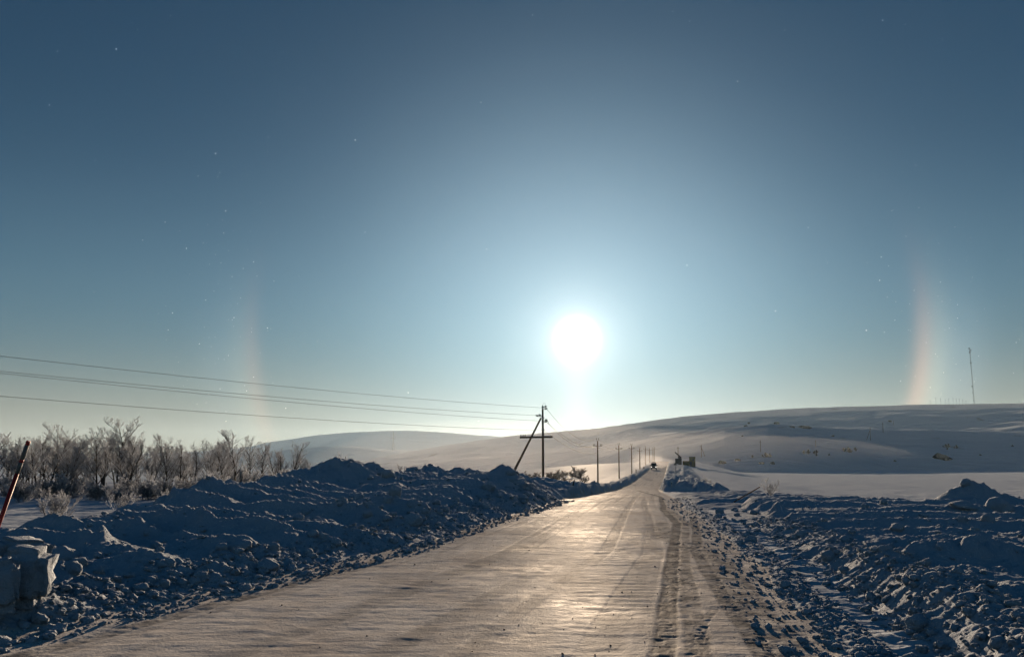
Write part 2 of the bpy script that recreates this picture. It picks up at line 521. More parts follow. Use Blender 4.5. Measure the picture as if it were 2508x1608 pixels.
def snow_material(name, kind):
    m, t, b = mat(name)
    g = N(t, 'ShaderNodeNewGeometry')
    P = g.outputs['Position']
    base = mixc(t, noise(t, P, 0.5, 3), (0.60, 0.68, 0.79), (0.68, 0.75, 0.83))
    rough = 0.75
    if kind == 'bank':
        dirt = ramp01(t, noise(t, P, 0.9, 5, 0.7), 0.62, 0.74)
        base = mixc(t, math_node(t, 'MULTIPLY', dirt, 0.55), base, (0.30, 0.27, 0.24))
        h = math_node(t, 'ADD', math_node(t, 'MULTIPLY', noise(t, P, 9, 6, 0.62), 0.09), math_node(t, 'MULTIPLY', noise(t, P, 45, 3, 0.6), 0.018))
    elif kind == 'ground':
        streak = noise(t, mapping(t, P, (0.7, 3.2, 1)), 1.0, 5, 0.6)
        h = math_node(t, 'MULTIPLY', streak, 0.07)
    elif kind == 'hill':
        st = noise(t, mapping(t, P, (0.010, 0.05, 0.05)), 1.0, 6, 0.62, 0.4)
        st2 = noise(t, P, 0.06, 6, 0.7)
        h = math_node(t, 'ADD', math_node(t, 'MULTIPLY', st, 5.5), math_node(t, 'MULTIPLY', st2, 2.2))
        bare = ramp01(t, noise(t, P, 0.035, 8, 0.72), 0.60, 0.70)
        base = mixc(t, math_node(t, 'MULTIPLY', bare, 0.55), base, (0.20, 0.18, 0.16))
    elif kind == 'road':
        at_r = N(t, 'ShaderNodeAttribute'); at_r.attribute_name = 'track'
        rot = N(t, 'ShaderNodeMapping'); rot.inputs['Rotation'].default_value = (0, 0, 0.19); rot.inputs['Scale'].default_value = (2.2, 0.09, 1)
        t.links.new(P, rot.inputs['Vector'])
        lane = noise(t, rot.outputs[0], 1.0, 4, 0.6)
        sand = noise(t, mapping(t, P, (0.9, 0.5, 1)), 0.8, 6, 0.65)
        dirt = ramp01(t, sand, 0.40, 0.72)
        base = mixc(t, dirt, (0.82, 0.80, 0.78), (0.64, 0.59, 0.55))
        base = mixc(t, math_node(t, 'MULTIPLY', ramp01(t, lane, 0.42, 0.66), 0.45), base, (0.54, 0.52, 0.50))
        base = mixc(t, math_node(t, 'MINIMUM', math_node(t, 'MULTIPLY', at_r.outputs['Fac'], 1.25), 1.0), base, (0.23, 0.23, 0.235))
        gr = ramp01(t, noise(t, P, 60, 3, 0.7), 0.66, 0.72)
        base = mixc(t, math_node(t, 'MULTIPLY', gr, 0.5), base, (0.16, 0.14, 0.12))
        ice = ramp01(t, noise(t, mapping(t, P, (0.5, 0.35, 1)), 0.7, 5, 0.6), 0.44, 0.62)
        ice = math_node(t, 'MULTIPLY', math_node(t, 'MULTIPLY', ice, math_node(t, 'SUBTRACT', 1.0, at_r.outputs['Fac'])), ramp01(t, noise(t, P, 3.5, 4, 0.7), 0.36, 0.66))
        rip = noise(t, mapping(t, P, (2.6, 5.0, 1)), 1.0, 6, 0.65, 0.5)
        h = math_node(t, 'ADD', math_node(t, 'MULTIPLY', rip, 0.026), math_node(t, 'MULTIPLY', noise(t, P, 26, 4, 0.65), 0.014))
    bp = N(t, 'ShaderNodeBump'); bp.inputs['Strength'].default_value = 1.0; bp.inputs['Distance'].default_value = 1.0
    t.links.new(h, bp.inputs['Height'])
    # snow scatters evenly; only the polished ice on the road mirrors a little of the low sun
    t.nodes.remove(b)
    df = N(t, 'ShaderNodeBsdfDiffuse'); df.inputs['Roughness'].default_value = 0.4
    t.links.new(base, df.inputs['Color']); t.links.new(bp.outputs[0], df.inputs['Normal'])
    out = df.outputs[0]
    gl = N(t, 'ShaderNodeBsdfGlossy'); gl.inputs['Roughness'].default_value = 0.46 if kind == 'road' else 0.62
    gl.inputs['Color'].default_value = (0.9, 0.9, 0.9, 1)
    t.links.new(bp.outputs[0], gl.inputs['Normal'])
    mx = N(t, 'ShaderNodeMixShader')
    if kind == 'road':
        t.links.new(math_node(t, 'MULTIPLY_ADD', ice, 0.026, 0.010), mx.inputs[0])
    else:
        mx.inputs[0].default_value = 0.05 if kind == 'ground' else 0.015
    t.links.new(df.outputs[0], mx.inputs[1]); t.links.new(gl.outputs[0], mx.inputs[2])
    t.links.new(mx.outputs[0], t.nodes['Material Output'].inputs['Surface'])
    return m


M_BANK = snow_material('ploughed_snow', 'bank')
M_GROUND = snow_material('wind_packed_snow', 'ground')
M_HILL = snow_material('hill_snow', 'hill')
M_ROAD = snow_material('icy_road', 'road')

# ------------------------------------------------------------------ terrain mesh (fan of rows from the viewpoint outwards)


def geom(a, b, k):
    return list(a * np.exp(np.arange(0, math.log(b / a), k)))


radii = np.array(geom(2.5, 7.0, 0.03) + geom(7.0, 30, 0.0036) + geom(30, 72, 0.0052) + geom(72, 460, 0.0092) + geom(460, 5200, 0.0135) + [5200.0])
NA = 1060
thetas = np.linspace(math.radians(-41), math.radians(41), NA)
TH, RR = np.meshgrid(thetas, radii)
GX = (RR * np.sin(TH)).ravel(); GY = (RR * np.cos(TH)).ravel()
GZ, GROAD, GTRK = height_full(GX, GY)
nr = len(radii)
idx = np.arange(nr * NA).reshape(nr, NA)
quads = np.stack([idx[:-1, :-1].ravel(), idx[:-1, 1:].ravel(), idx[1:, 1:].ravel(), idx[1:, :-1].ravel()], 1)
FX = GX[quads].mean(1); FY = GY[quads].mean(1)
fr_ = np.hypot(FX, FY); fth = np.arctan2(FX, FY)
left, right, wr, rub, farl, farr, SLf, SRf = bank_masks(FX, FY)
sl0 = XL(FY) - FX; sr0 = FX - XR(FY)
region = np.full(len(FX), 1)                         # 1 ground
region[(SLf < 0.05) & (SRf < 0.0) & (fr_ < 460)] = 0    # 0 road
fz_ = np.interp(fth, [-0.3, 0.05, 0.16], [-15, -14, -4.4])
fsp_ = np.interp(fth, R_SPUR[:, 0], SPUR_FOOT)
region[(fr_ > fsp_) & (region == 1)] = 2             # 2 hills
region[fr_ > 1850] = 3                               # 3 far hills
region[(region == 1) & (sr0 > 4) & (FY > 38.5)] = 4       # 4 field
region[(left > 0.06) & (fr_ < 75) & (region == 1)] = 5  # left bank
region[(right > 0.05) & (fr_ < 90) & (region != 0)] = 6  # right bank
region[((wr > 0.05) | (rub > 0.1)) & (right < 0.5) & (fr_ < 60) & (region != 0)] = 7
region[(farl > 0.06) & (fr_ < 440) & (region != 0) & (region != 5)] = 8
region[(farr > 0.06) & (fr_ < 440) & (region != 0)] = 9


def mesh_from(name, verts, faces, material=None, smooth=True):
    me = bpy.data.meshes.new(name)
    nv, nf, k = len(verts), len(faces), faces.shape[1]
    me.vertices.add(nv); me.vertices.foreach_set('co', np.asarray(verts, np.float32).ravel())
    me.loops.add(nf * k); me.loops.foreach_set('vertex_index', np.asarray(faces, np.int32).ravel())
    me.polygons.add(nf)
    me.polygons.foreach_set('loop_start', np.arange(0, nf * k, k, dtype=np.int32))
    me.polygons.foreach_set('loop_total', np.full(nf, k, np.int32))
    me.polygons.foreach_set('use_smooth', np.full(nf, smooth))
    me.update(calc_edges=True)
    if material:
        me.materials.append(material)
    return me


def link(name, me, parent=None, **props):
    o = bpy.data.objects.new(name, me)
    COL.objects.link(o)
    o.parent = parent
    for k, v in props.items():
        o[k] = v
    return o


GV = np.stack([GX, GY, GZ], 1)


def terrain_piece(reg, name, material, **props):
    q = quads[region == reg]
    if not len(q):
        return None
    used, inv = np.unique(q, return_inverse=True)
    me = mesh_from(name, GV[used], inv.reshape(q.shape), material)
    if reg == 0:
        a = me.attributes.new('track', 'FLOAT', 'POINT')
        a.data.foreach_set('value', GTRK[used].astype(np.float32))
    return link(name, me, **props)


terrain_piece(0, 'road', M_ROAD, kind='structure')
terrain_piece(1, 'ground', M_GROUND, kind='structure')
terrain_piece(2, 'hill', M_HILL, kind='structure')
terrain_piece(3, 'far_hill', M_HILL, kind='structure')
terrain_piece(4, 'field', M_GROUND, kind='structure')
terrain_piece(5, 'snow_bank', M_BANK, category='snow bank', group='ploughed snow along the road',
              label='wide bank of ploughed snow in slanting ridges, left of the icy road')
terrain_piece(6, 'snow_bank', M_BANK, category='snow bank', group='ploughed snow along the road',
              label='low ridged bank of dumped snow at right, before the flat sunlit field')
terrain_piece(7, 'snow_windrow', M_BANK, category='windrow', group='ploughed snow along the road',
              label='lumpy snow windrow with a worn strip along the road\'s right edge')
terrain_piece(8, 'snow_bank', M_BANK, category='snow bank', group='ploughed snow along the road',
              label='long narrow snow bank below the pole row, left of the distant road')
terrain_piece(9, 'snow_bank', M_BANK, category='snow bank', group='ploughed snow along the road',
              label='steep cut snow bank right of the distant road, below the triangular sign')

# land outside the fan (behind and beside the viewpoint), coarse
def outer_land():
    rs = np.array([0.0, 2.5, 6, 14, 30, 60, 120, 250, 500, 900, 1500, 2500, 3700, 5200])
    ts = np.linspace(math.radians(41), math.radians(319), 80)
    T, R_ = np.meshgrid(ts, rs)
    x = (R_ * np.sin(T)).ravel(); y = (R_ * np.cos(T)).ravel()
    z = height_full(x, y)[0]
    z = np.where(np.hypot(x, y) > 250, np.minimum(z, 40), z)
    i = np.arange(len(rs) * len(ts)).reshape(len(rs), len(ts))
    q = np.stack([i[:-1, :-1].ravel(), i[:-1, 1:].ravel(), i[1:, 1:].ravel(), i[1:, :-1].ravel()], 1)
    v = np.stack([x, y, z], 1)
    # the small wedge right under the viewpoint
    n0 = len(v)
    tw = np.linspace(math.radians(-41), math.radians(41), 12)
    w = np.stack([2.5 * np.sin(tw), 2.5 * np.cos(tw), np.zeros(12)], 1)
    v = np.vstack([v, w])
    me = mesh_from('ground', v, q, M_GROUND)
    o = link('ground', me, kind='structure')
    f = [(0, n0 + k, n0 + k + 1) for k in range(11)]
    bm = bmesh.new(); bm.from_mesh(me); bm.verts.ensure_lookup_table()
    for a in f:
        bm.faces.new([bm.verts[j] for j in a])
    bm.to_mesh(me); bm.free()


outer_land()
#==OBJECTS==
# ------------------------------------------------------------------ mesh builder and helpers


class MB:
    def __init__(self):
        self.v = []; self.f = []

    def tube(self, pts, rad, n=6, cap=True):
        pts = [Vector(p) for p in pts]
        b0 = len(self.v)
        for i, p in enumerate(pts):
            d = (pts[min(i + 1, len(pts) - 1)] - pts[max(i - 1, 0)])
            d = d.normalized() if d.length > 1e-9 else Vector((0, 0, 1))
            a = d.cross(Vector((0, 0, 1)) if abs(d.z) < 0.9 else Vector((1, 0, 0))).normalized()
            b = d.cross(a)
            r = rad[i] if hasattr(rad, '__len__') else rad
            for k in range(n):
                t = 2 * math.pi * k / n
                self.v.append(p + a * (r * math.cos(t)) + b * (r * math.sin(t)))
        for i in range(len(pts) - 1):
            for k in range(n):
                k2 = (k + 1) % n
                self.f.append((b0 + i * n + k, b0 + i * n + k2, b0 + (i + 1) * n + k2, b0 + (i + 1) * n + k))
        if cap:
            self.f.append(tuple(b0 + k for k in reversed(range(n))))
            self.f.append(tuple(b0 + (len(pts) - 1) * n + k for k in range(n)))
        return self

    def hexa(self, c):
        b = len(self.v)
        self.v += [Vector(p) for p in c]
        for q in ((0, 3, 2, 1), (4, 5, 6, 7), (0, 1, 5, 4), (1, 2, 6, 5), (2, 3, 7, 6), (3, 0, 4, 7)):
            self.f.append(tuple(b + i for i in q))
        return self

    def box(self, cx, cy_, cz, sx, sy, sz):
        x0, x1, y0, y1, z0, z1 = cx - sx / 2, cx + sx / 2, cy_ - sy / 2, cy_ + sy / 2, cz - sz / 2, cz + sz / 2
        return self.hexa([(x0, y0, z0), (x1, y0, z0), (x1, y1, z0), (x0, y1, z0), (x0, y0, z1), (x1, y0, z1), (x1, y1, z1), (x0, y1, z1)])

    def prism(self, prof, x0, x1, inset=None):
        """profile of (y, z) points swept along x; inset narrows each point's half width"""
        b = len(self.v); n = len(prof)
        ins = inset or [0] * n
        for s, x in ((1, x0), (-1, x1)):
            for (y, z), i in zip(prof, ins):
                self.v.append(Vector((x + s * i, y, z)))
        self.f.append(tuple(b + k for k in range(n)))
        self.f.append(tuple(b + n + k for k in reversed(range(n))))
        for k in range(n):
            k2 = (k + 1) % n
            self.f.append((b + k2, b + k, b + n + k, b + n + k2))
        return self

    def lathe(self, p, axis, prof, n=10):
        p = Vector(p); d = Vector(axis).normalized()
        a = d.cross(Vector((0, 0, 1)) if abs(d.z) < 0.9 else Vector((1, 0, 0))).normalized(); b_ = d.cross(a)
        b0 = len(self.v)
        for (h, r) in prof:
            for k in range(n):
                t = 2 * math.pi * k / n
                self.v.append(p + d * h + a * (r * math.cos(t)) + b_ * (r * math.sin(t)))
        for i in range(len(prof) - 1):
            for k in range(n):
                k2 = (k + 1) % n
                self.f.append((b0 + i * n + k, b0 + i * n + k2, b0 + (i + 1) * n + k2, b0 + (i + 1) * n + k))
        self.f.append(tuple(b0 + k for k in reversed(range(n))))
        self.f.append(tuple(b0 + (len(prof) - 1) * n + k for k in range(n)))
        return self

    def mesh(self, name, material, smooth=False, bevel=0):
        me = bpy.data.meshes.new(name)
        me.from_pydata([tuple(v) for v in self.v], [], self.f)
        me.materials.append(material)
        bm = bmesh.new(); bm.from_mesh(me)
        bmesh.ops.recalc_face_normals(bm, faces=bm.faces)
        if bevel:
            bmesh.ops.bevel(bm, geom=list(bm.edges), offset=bevel, segments=2, affect='EDGES', profile=0.5)
        bm.to_mesh(me); bm.free()
        if smooth:
            me.polygons.foreach_set('use_smooth', [True] * len(me.polygons))
        return me

    def build(self, name, material, parent=None, smooth=False, bevel=0, **props):
        return link(name, self.mesh(name, material, smooth, bevel), parent, **props)


def empty(name, loc, label, cat, group=None, rotz=0.0):
    o = bpy.data.objects.new(name, None)
    COL.objects.link(o)
    o.location = loc; o.rotation_euler = (0, 0, rotz)
    o['label'] = label; o['category'] = cat
    if group:
        o['group'] = group
    return o


def copy_tree(root, loc, rotz=0.0, scale=1.0, label=None):
    r = root.copy(); COL.objects.link(r)
    r.location = loc; r.rotation_euler = (0, 0, rotz); r.scale = (scale,) * 3
    if label:
        r['label'] = label
    for ch in root.children:
        c = ch.copy(); COL.objects.link(c); c.parent = r
        for g in ch.children:
            d = g.copy(); COL.objects.link(d); d.parent = c
    return r


def hit(px, py, d0=6.0, d1=2500.0):
    """where the sight line through a photo pixel first meets the land"""
    a, b = ray(px, py)
    d = np.exp(np.linspace(math.log(d0), math.log(d1), 1500))
    z = height_full(a * d, d)[0]
    below = np.nonzero(CAM_H + b * d <= z)[0]
    k = below[0] if len(below) else len(d) - 1
    return Vector((a * d[k], d[k], float(z[k])))


def foot(px, depth, dz=0.0):
    """point on the land at a photo column and a depth"""
    x = ray(px, HORIZON)[0] * depth
    return Vector((x, depth, ground_z(x, depth) + dz))


M_WOOD = simple('weathered_pole', (0.16, 0.13, 0.10), 0.8, nscale=6, namp=0.35)
M_STEEL = simple('galvanised_steel', (0.22, 0.23, 0.24), 0.5, metal=0.6)
M_CERAMIC = simple('insulator_glass', (0.18, 0.24, 0.22), 0.2)
M_WIRE = simple('wire_aluminium', (0.10, 0.10, 0.10), 0.55)
M_RED = simple('red_paint', (0.42, 0.025, 0.025), 0.5, nscale=9, namp=0.3)
M_GREYBAND = simple('shaded_white_band', (0.16, 0.18, 0.19), 0.7, nscale=15, namp=0.2)  # frosted white bands, their shade put into a dark grey colour
M_ROCK = simple('dark_rock', (0.050, 0.054, 0.060), 1.0, spec=0.0, nscale=0.8, namp=0.5)
M_STICK = simple('brown_stick', (0.20, 0.10, 0.06), 0.8)
M_OLIVE = simple('olive_yellow_paint', (0.17, 0.15, 0.045), 0.9, spec=0.05, nscale=1.5, namp=0.3)
M_DARK = simple('dark_grey_paint', (0.07, 0.08, 0.09), 0.9, spec=0.05)
M_WHITE = simple('white_marker_paint', (0.75, 0.75, 0.75), 0.6)
M_VAN = simple('dark_green_van_paint', (0.035, 0.045, 0.035), 0.35, spec=0.5)
M_GLASS = simple('dark_window_glass', (0.03, 0.04, 0.045), 0.08, spec=0.6)
M_RUBBER = simple('black_rubber', (0.02, 0.02, 0.02), 0.8)
M_LAMP = simple('lit_headlamp', (0.8, 0.8, 0.75), 0.2, emit=((1.0, 0.95, 0.85), 1.3))
M_BARK = simple('birch_bark', (0.085, 0.070, 0.062), 0.85, nscale=7, namp=0.5)


def frost_material():
    m = bpy.data.materials.new('frosted_twigs'); m.use_nodes = True
    t = m.node_tree; b = t.nodes['Principled BSDF']
    oi = N(t, 'ShaderNodeNewGeometry')
    f = noise(t, oi.outputs['Position'], 1.6, 3)
    col = mixc(t, ramp01(t, f, 0.35, 0.65), (0.46, 0.48, 0.53), (0.86, 0.90, 0.97))
    t.links.new(col, b.inputs['Base Color'])
    b.inputs['Roughness'].default_value = 0.75
    tr = N(t, 'ShaderNodeBsdfTranslucent'); t.links.new(col, tr.inputs['Color'])
    mx = N(t, 'ShaderNodeMixShader'); mx.inputs[0].default_value = 0.55
    t.links.new(b.outputs[0], mx.inputs[1]); t.links.new(tr.outputs[0], mx.inputs[2])
    t.links.new(mx.outputs[0], t.nodes['Material Output'].inputs['Surface'])
    return m


M_FROST = frost_material()

# ------------------------------------------------------------------ birches and shrubs


def grow(rnd, trunk, crown, p, d, length, r, level, maxlev, frost_r):
    n = 6 if level == 0 else (5 if level == 1 else 3)
    pts = [Vector(p)]; rad = [r]; dirs = []
    cur = Vector(p); dd = Vector(d).normalized()
    for i in range(n):
        jit = 0.15 if level == 0 else 0.17
        dd = (dd + Vector((rnd.uniform(-jit, jit), rnd.uniform(-jit, jit), rnd.uniform(-0.03, 0.14 if level < 2 else 0.10)))).normalized()
        cur = cur + dd * (length / n)
        pts.append(cur.copy()); rad.append(max(frost_r, r * (1 - 0.82 * (i + 1) / n))); dirs.append(dd.copy())
    tgt = trunk if level <= 1 else crown
    tgt.tube(pts, rad, 5 if level == 0 else (4 if level == 1 else 3), cap=False)
    if level >= maxlev:
        return
    cnt = (15, 8, 6)[level]
    for c in range(cnt):
        t = (0.22 if level == 0 else 0.2) + (1.0 - (0.22 if level == 0 else 0.2)) * (c + rnd.random()) / cnt
        k = min(n - 1, int(t * n)); fr = t * n - k
        q = pts[k].lerp(pts[k + 1], fr)
        base = dirs[k]
        az = rnd.uniform(0, 2 * math.pi)
        side = Vector((math.cos(az), math.sin(az), rnd.uniform(-0.1, 0.45)))
        spread = rnd.uniform(0.45, 0.9)
        nd = (base * 0.75 + side.normalized() * spread).normalized()
        ln = length * ((0.46, 0.50, 0.52)[level]) * (1.12 - 0.62 * t) * rnd.uniform(0.7, 1.25)
        grow(rnd, trunk, crown, q, nd, ln, max(frost_r, r * 0.42 * (1.1 - 0.5 * t)), level + 1, maxlev, frost_r)


def birch_meshes(seed, stems, h, frost_r=0.0062):
    rnd = random.Random(seed)
    tr, cr = MB(), MB()
    for s in range(stems):
        a = rnd.uniform(0, 2 * math.pi); sp = rnd.uniform(0.05, 0.42) if stems > 1 else 0.1
        grow(rnd, tr, cr, (0.10 * math.cos(a) * stems, 0.10 * math.sin(a) * stems, -0.25), (sp * math.cos(a), sp * math.sin(a), 1.0),
             h * rnd.uniform(0.78, 1.0) * 0.86, 0.064 * h / 4 * rnd.uniform(0.75, 1.1), 0, 3, frost_r)
    return tr.mesh('trunk', M_BARK), cr.mesh('crown', M_FROST)


BIRCH = [birch_meshes(100 + i, st, 4.0) for i, st in enumerate((1, 2, 3, 2, 1, 3, 2))]


def shrub_mesh(seed, stems, h, frost_r, mat_, curve=0.5):
    rnd = random.Random(seed); mb = MB()
    for s in range(stems):
        a = rnd.uniform(0, 2 * math.pi); sp = rnd.uniform(0.1, curve * 1.6)
        grow(rnd, mb, mb, (0.05 * math.cos(a), 0.05 * math.sin(a), -0.12), (sp * math.cos(a), sp * math.sin(a), 1.0), h * rnd.uniform(0.6, 1.0), frost_r * 1.5, 1, 3, frost_r)
    return mb.mesh('twigs', mat_)


SHRUB = [shrub_mesh(300 + i, 7 + i, 1.0, 0.0065, M_FROST) for i in range(4)]
SHRUB_BIG = [shrub_mesh(320 + i, 13, 1.0, 0.010, M_FROST, 0.7) for i in range(3)]


def birch(px, depth, top_y, var, rot, label, group='frosted birches on the left'):
    p = foot(px, depth)
    top = at(px, top_y, depth).z
    h = max(1.2, top - p.z)
    e = empty('birch_tree', p, label, 'tree', group, rot)
    tm, cm = BIRCH[var % len(BIRCH)]
    zmax = max(v.co.z for v in cm.vertices)
    e.scale = (h / zmax * 0.98,) * 3
    link('trunk', tm, e); link('crown', cm, e)
    return e


L_BACK = 'bare frosted birch deep inside the thicket behind the front row'
L_FAR = 'small frosted birch far back, right end of the thicket, near the pale hill'
rb = random.Random(11)
front = [(18, 50, 1052, 'leaning frosted birch left of the red marker pole, at the picture edge'), (112, 49, 1042, 'frosted birch with a bent double trunk just right of the red marker pole'),
         (140, 55, 1030, 'dense topped frosted birch, second tall one right of the red pole'), (182, 48, 1060, 'fourth front-row birch left of the tallest birch'), (243, 47, 1036, 'third front-row birch left of the tallest birch'), (268, 51, 1044, 'second front-row birch left of the tallest birch'), (296, 48, 1060, 'first front-row birch left of the tallest birch'),
         (338, 52, 1013, 'tallest frosted birch, its bare forked top rising above the thicket'), (372, 56, 1062, 'first front-row birch right of the tallest birch'), (430, 50, 1056, 'second front-row birch right of the tallest birch'), (466, 53, 1078, 'third front-row birch right of the tallest birch'), (505, 55, 1085, 'fourth front-row birch right of the tallest birch'),
         (537, 48, 1078, 'frosted birch with a single dark trunk nearest the snow bank'), (62, 52, 1078, 'frosted birch partly hidden behind the top of the red marker pole'), (575, 66, 1046, 'slender frosted birch whose top stands above the right part of the thicket')]
for i, (px, dp, ty, lb) in enumerate(front):
    birch(px, dp, ty, i, rb.uniform(0, 6.28), lb)
for i in range(34):
    px = -20 + i * 17.5 + rb.uniform(-9, 9)
    birch(px, rb.uniform(54, 80), 1058 + rb.uniform(-6, 34) + (14 if px > 400 else 0), i * 3 + 1, rb.uniform(0, 6.28), L_BACK)
for px, dp, ty, lb in ((612, 84, 1062, L_FAR), (636, 92, 1076, L_FAR), (655, 97, 1092, L_FAR), (688, 104, 1084, L_FAR), (712, 105, 1076, 'round crowned frosted birch standing clear against the pale far hill'),
                       (735, 110, 1105, L_FAR), (757, 112, 1120, L_FAR), (775, 108, 1127, L_FAR), (600, 100, 1090, L_FAR), (672, 112, 1100, L_FAR)):
    birch(px, dp, ty, rb.randrange(7), rb.uniform(0, 6.28), lb)


def shrub(px, depth, height, var, label, big=False, group='frosted shrubs'):
    p = foot(px, depth)
    e = link('frosted_shrub', (SHRUB_BIG if big else SHRUB)[var % (3 if big else 4)], None, label=label, category='shrub')
    if group:
        e['group'] = group
    e.location = p; e.rotation_euler = (0, 0, rb.uniform(0, 6.28)); e.scale = (height,) * 3
    return e


L_SH = 'low frosted shrub among the birch trunks at the thicket edge'
shrub(140, 21.5, 1.05, 0, 'white frosted shrub with stiff forked twigs behind the big snow block', group=None)
shrub(152, 21.0, 0.75, 2, 'smaller frosted sprig right beside the stiff forked shrub', group=None)
shrub(296, 32, 1.0, 1, 'frosted shrub on a short stem between thicket and snow bank', group=None)
shrub(408, 34, 0.8, 3, 'frosted shrub at the left foot of the high snow bank ridge', group=None)
for i in range(30):
    px = 20 + i * 18.5 + rb.uniform(-8, 8)
    shrub(px, rb.uniform(40, 50), rb.uniform(0.8, 1.6), i, L_SH, big=i % 2 == 0)
for i in range(14):
    shrub(560 + i * 19 + rb.uniform(-6, 6), rb.uniform(70, 112), rb.uniform(0.9, 1.9), i, 'low frosted shrub behind the left snow bank crest', big=True)
for px, dp, h_ in ((968, 70, 2.1), (995, 72, 1.7), (835, 66, 2.6), (870, 68, 2.0), (905, 72, 1.4)):
    shrub(px, dp, h_, int(px), 'thin bare sapling poking up behind the crest of the left snow bank')
shrub(1885, 39.5, 0.95, 0, 'small bare shrub behind the right snow bank, before the sunlit field', group=None)
shrub(1730, 120, 1.6, 1, 'low twiggy shrub on the slope right of the distant road', big=True, group=None)

# scrub on the valley side and the hills, too far to count
def scrub(name, spots, hmin, hmax, seed):
    rnd = random.Random(seed)
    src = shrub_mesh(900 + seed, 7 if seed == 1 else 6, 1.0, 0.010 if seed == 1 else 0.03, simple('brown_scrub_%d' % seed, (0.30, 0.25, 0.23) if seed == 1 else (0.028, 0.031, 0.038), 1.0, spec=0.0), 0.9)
    co = np.array([v.co[:] for v in src.vertices]); fc = np.array([list(p.vertices) for p in src.polygons])
    V, F = [], []
    n = 0
    for (p, ) in spots:
        a = rnd.uniform(0, 6.28); s = rnd.uniform(hmin, hmax)
        c, si = math.cos(a) * s, math.sin(a) * s
        w = np.stack([co[:, 0] * c - co[:, 1] * si, co[:, 0] * si + co[:, 1] * c, co[:, 2] * s], 1) + np.array(p)
        V.append(w); F.append(fc + n); n += len(co)
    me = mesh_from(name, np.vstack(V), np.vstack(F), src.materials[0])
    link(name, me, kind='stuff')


sp = []
for i in range(30):
    px = rb.uniform(1275, 1430); dp = rb.uniform(170, 260)
    sp.append((foot(px, dp),))
scrub('valley_scrub', sp, 1.2, 3.6, 1)
sp = []
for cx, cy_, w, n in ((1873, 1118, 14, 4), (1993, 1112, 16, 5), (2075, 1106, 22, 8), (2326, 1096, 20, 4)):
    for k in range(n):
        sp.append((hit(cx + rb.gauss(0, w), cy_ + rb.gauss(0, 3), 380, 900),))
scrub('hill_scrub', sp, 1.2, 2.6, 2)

# ------------------------------------------------------------------ rocks bare of snow on the hill


def rock_mesh(seed):
    bm = bmesh.new(); bmesh.ops.create_icosphere(bm, subdivisions=3, radius=1.0)
    r = random.Random(seed)
    pl = [(Vector((r.uniform(-1, 1), r.uniform(-1, 1), r.uniform(-0.3, 1))).normalized(), r.uniform(0.45, 0.8)) for _ in range(9)]
    for v in bm.verts:
        for n, d in pl:
            e = v.co.dot(n) - d
            if e > 0:
                v.co -= n * e
        v.co *= 1 + 0.16 * math.sin(v.co.x * 5 + seed) * math.sin(v.co.y * 4.3 + seed * 2) + r.uniform(-0.05, 0.05)
    me = bpy.data.meshes.new('rock'); bm.to_mesh(me); bm.free()
    me.materials.append(M_ROCK)
    return me


ROCKS = [rock_mesh(i) for i in range(4)]
for px, py, w, lb in ((1833, 1036, 9, 'small dark rock on the crest of the shaded near hill'), (1905, 1037, 17, 'big dark rock standing up on the crest of the shaded hill'),
                      (1940, 1046, 14, 'dark rock left of the widest outcrop under the hill crest'), (1968, 1047, 36, 'widest dark rock outcrop just below the hill crest'),
                      (1771, 1133, 30, 'long dark rock patch low on the hill, nearest the distant road'), (1809, 1127, 17, 'dark rock patch, second from the road at the hill foot'),
                      (1864, 1135, 19, 'dark rock patch, third from the road at the hill foot'), (1891, 1135, 17, 'dark rock patch, fourth from the road at the hill foot'),
                      (2307, 1121, 60, 'large dark rock outcrop low on the hill at far right'), (2318, 1126, 24, 'small dark rock below the large outcrop at far right'), (2401, 1114, 10, 'small dark rock between the large outcrop and the right edge'),
                      (2191, 1129, 11, 'lone small dark rock just above the field'), (1819, 1068, 8, 'small dark rock halfway up the hill, left part'),
                      (2038, 1068, 10, 'small flat rock halfway up the shaded hill, middle'), (2479, 1092, 10, 'dark rock halfway up the hill at the right picture edge'),
                      (1828, 1043, 12, 'flat dark rock just below the left crest rock'), (2180, 1031, 10, 'flat dark rock by the hill poles near the skyline')):
    p = hit(px, py, 380, 1200)
    s = w * p.y / FPX / 2
    o = link('rock', ROCKS[int(px) % 4], None, label=lb, category='rock', group='bare rocks on the hill')
    o.location = p + Vector((0, 0, s * 0.05)); o.scale = (s * 1.1, s * 0.8, s * (0.62 if w < 20 else 0.34)); o.rotation_euler = (0.1, 0.05, px * 1.7)

# ------------------------------------------------------------------ power line


def insulator(mb, p, axis, s=1.0):
    mb.lathe(p, axis, [(0, 0.02 * s), (0.05 * s, 0.03 * s), (0.07 * s, 0.11 * s), (0.11 * s, 0.05 * s), (0.13 * s, 0.13 * s), (0.18 * s, 0.055 * s), (0.20 * s, 0.10 * s), (0.25 * s, 0.035 * s), (0.30 * s, 0.03 * s)])


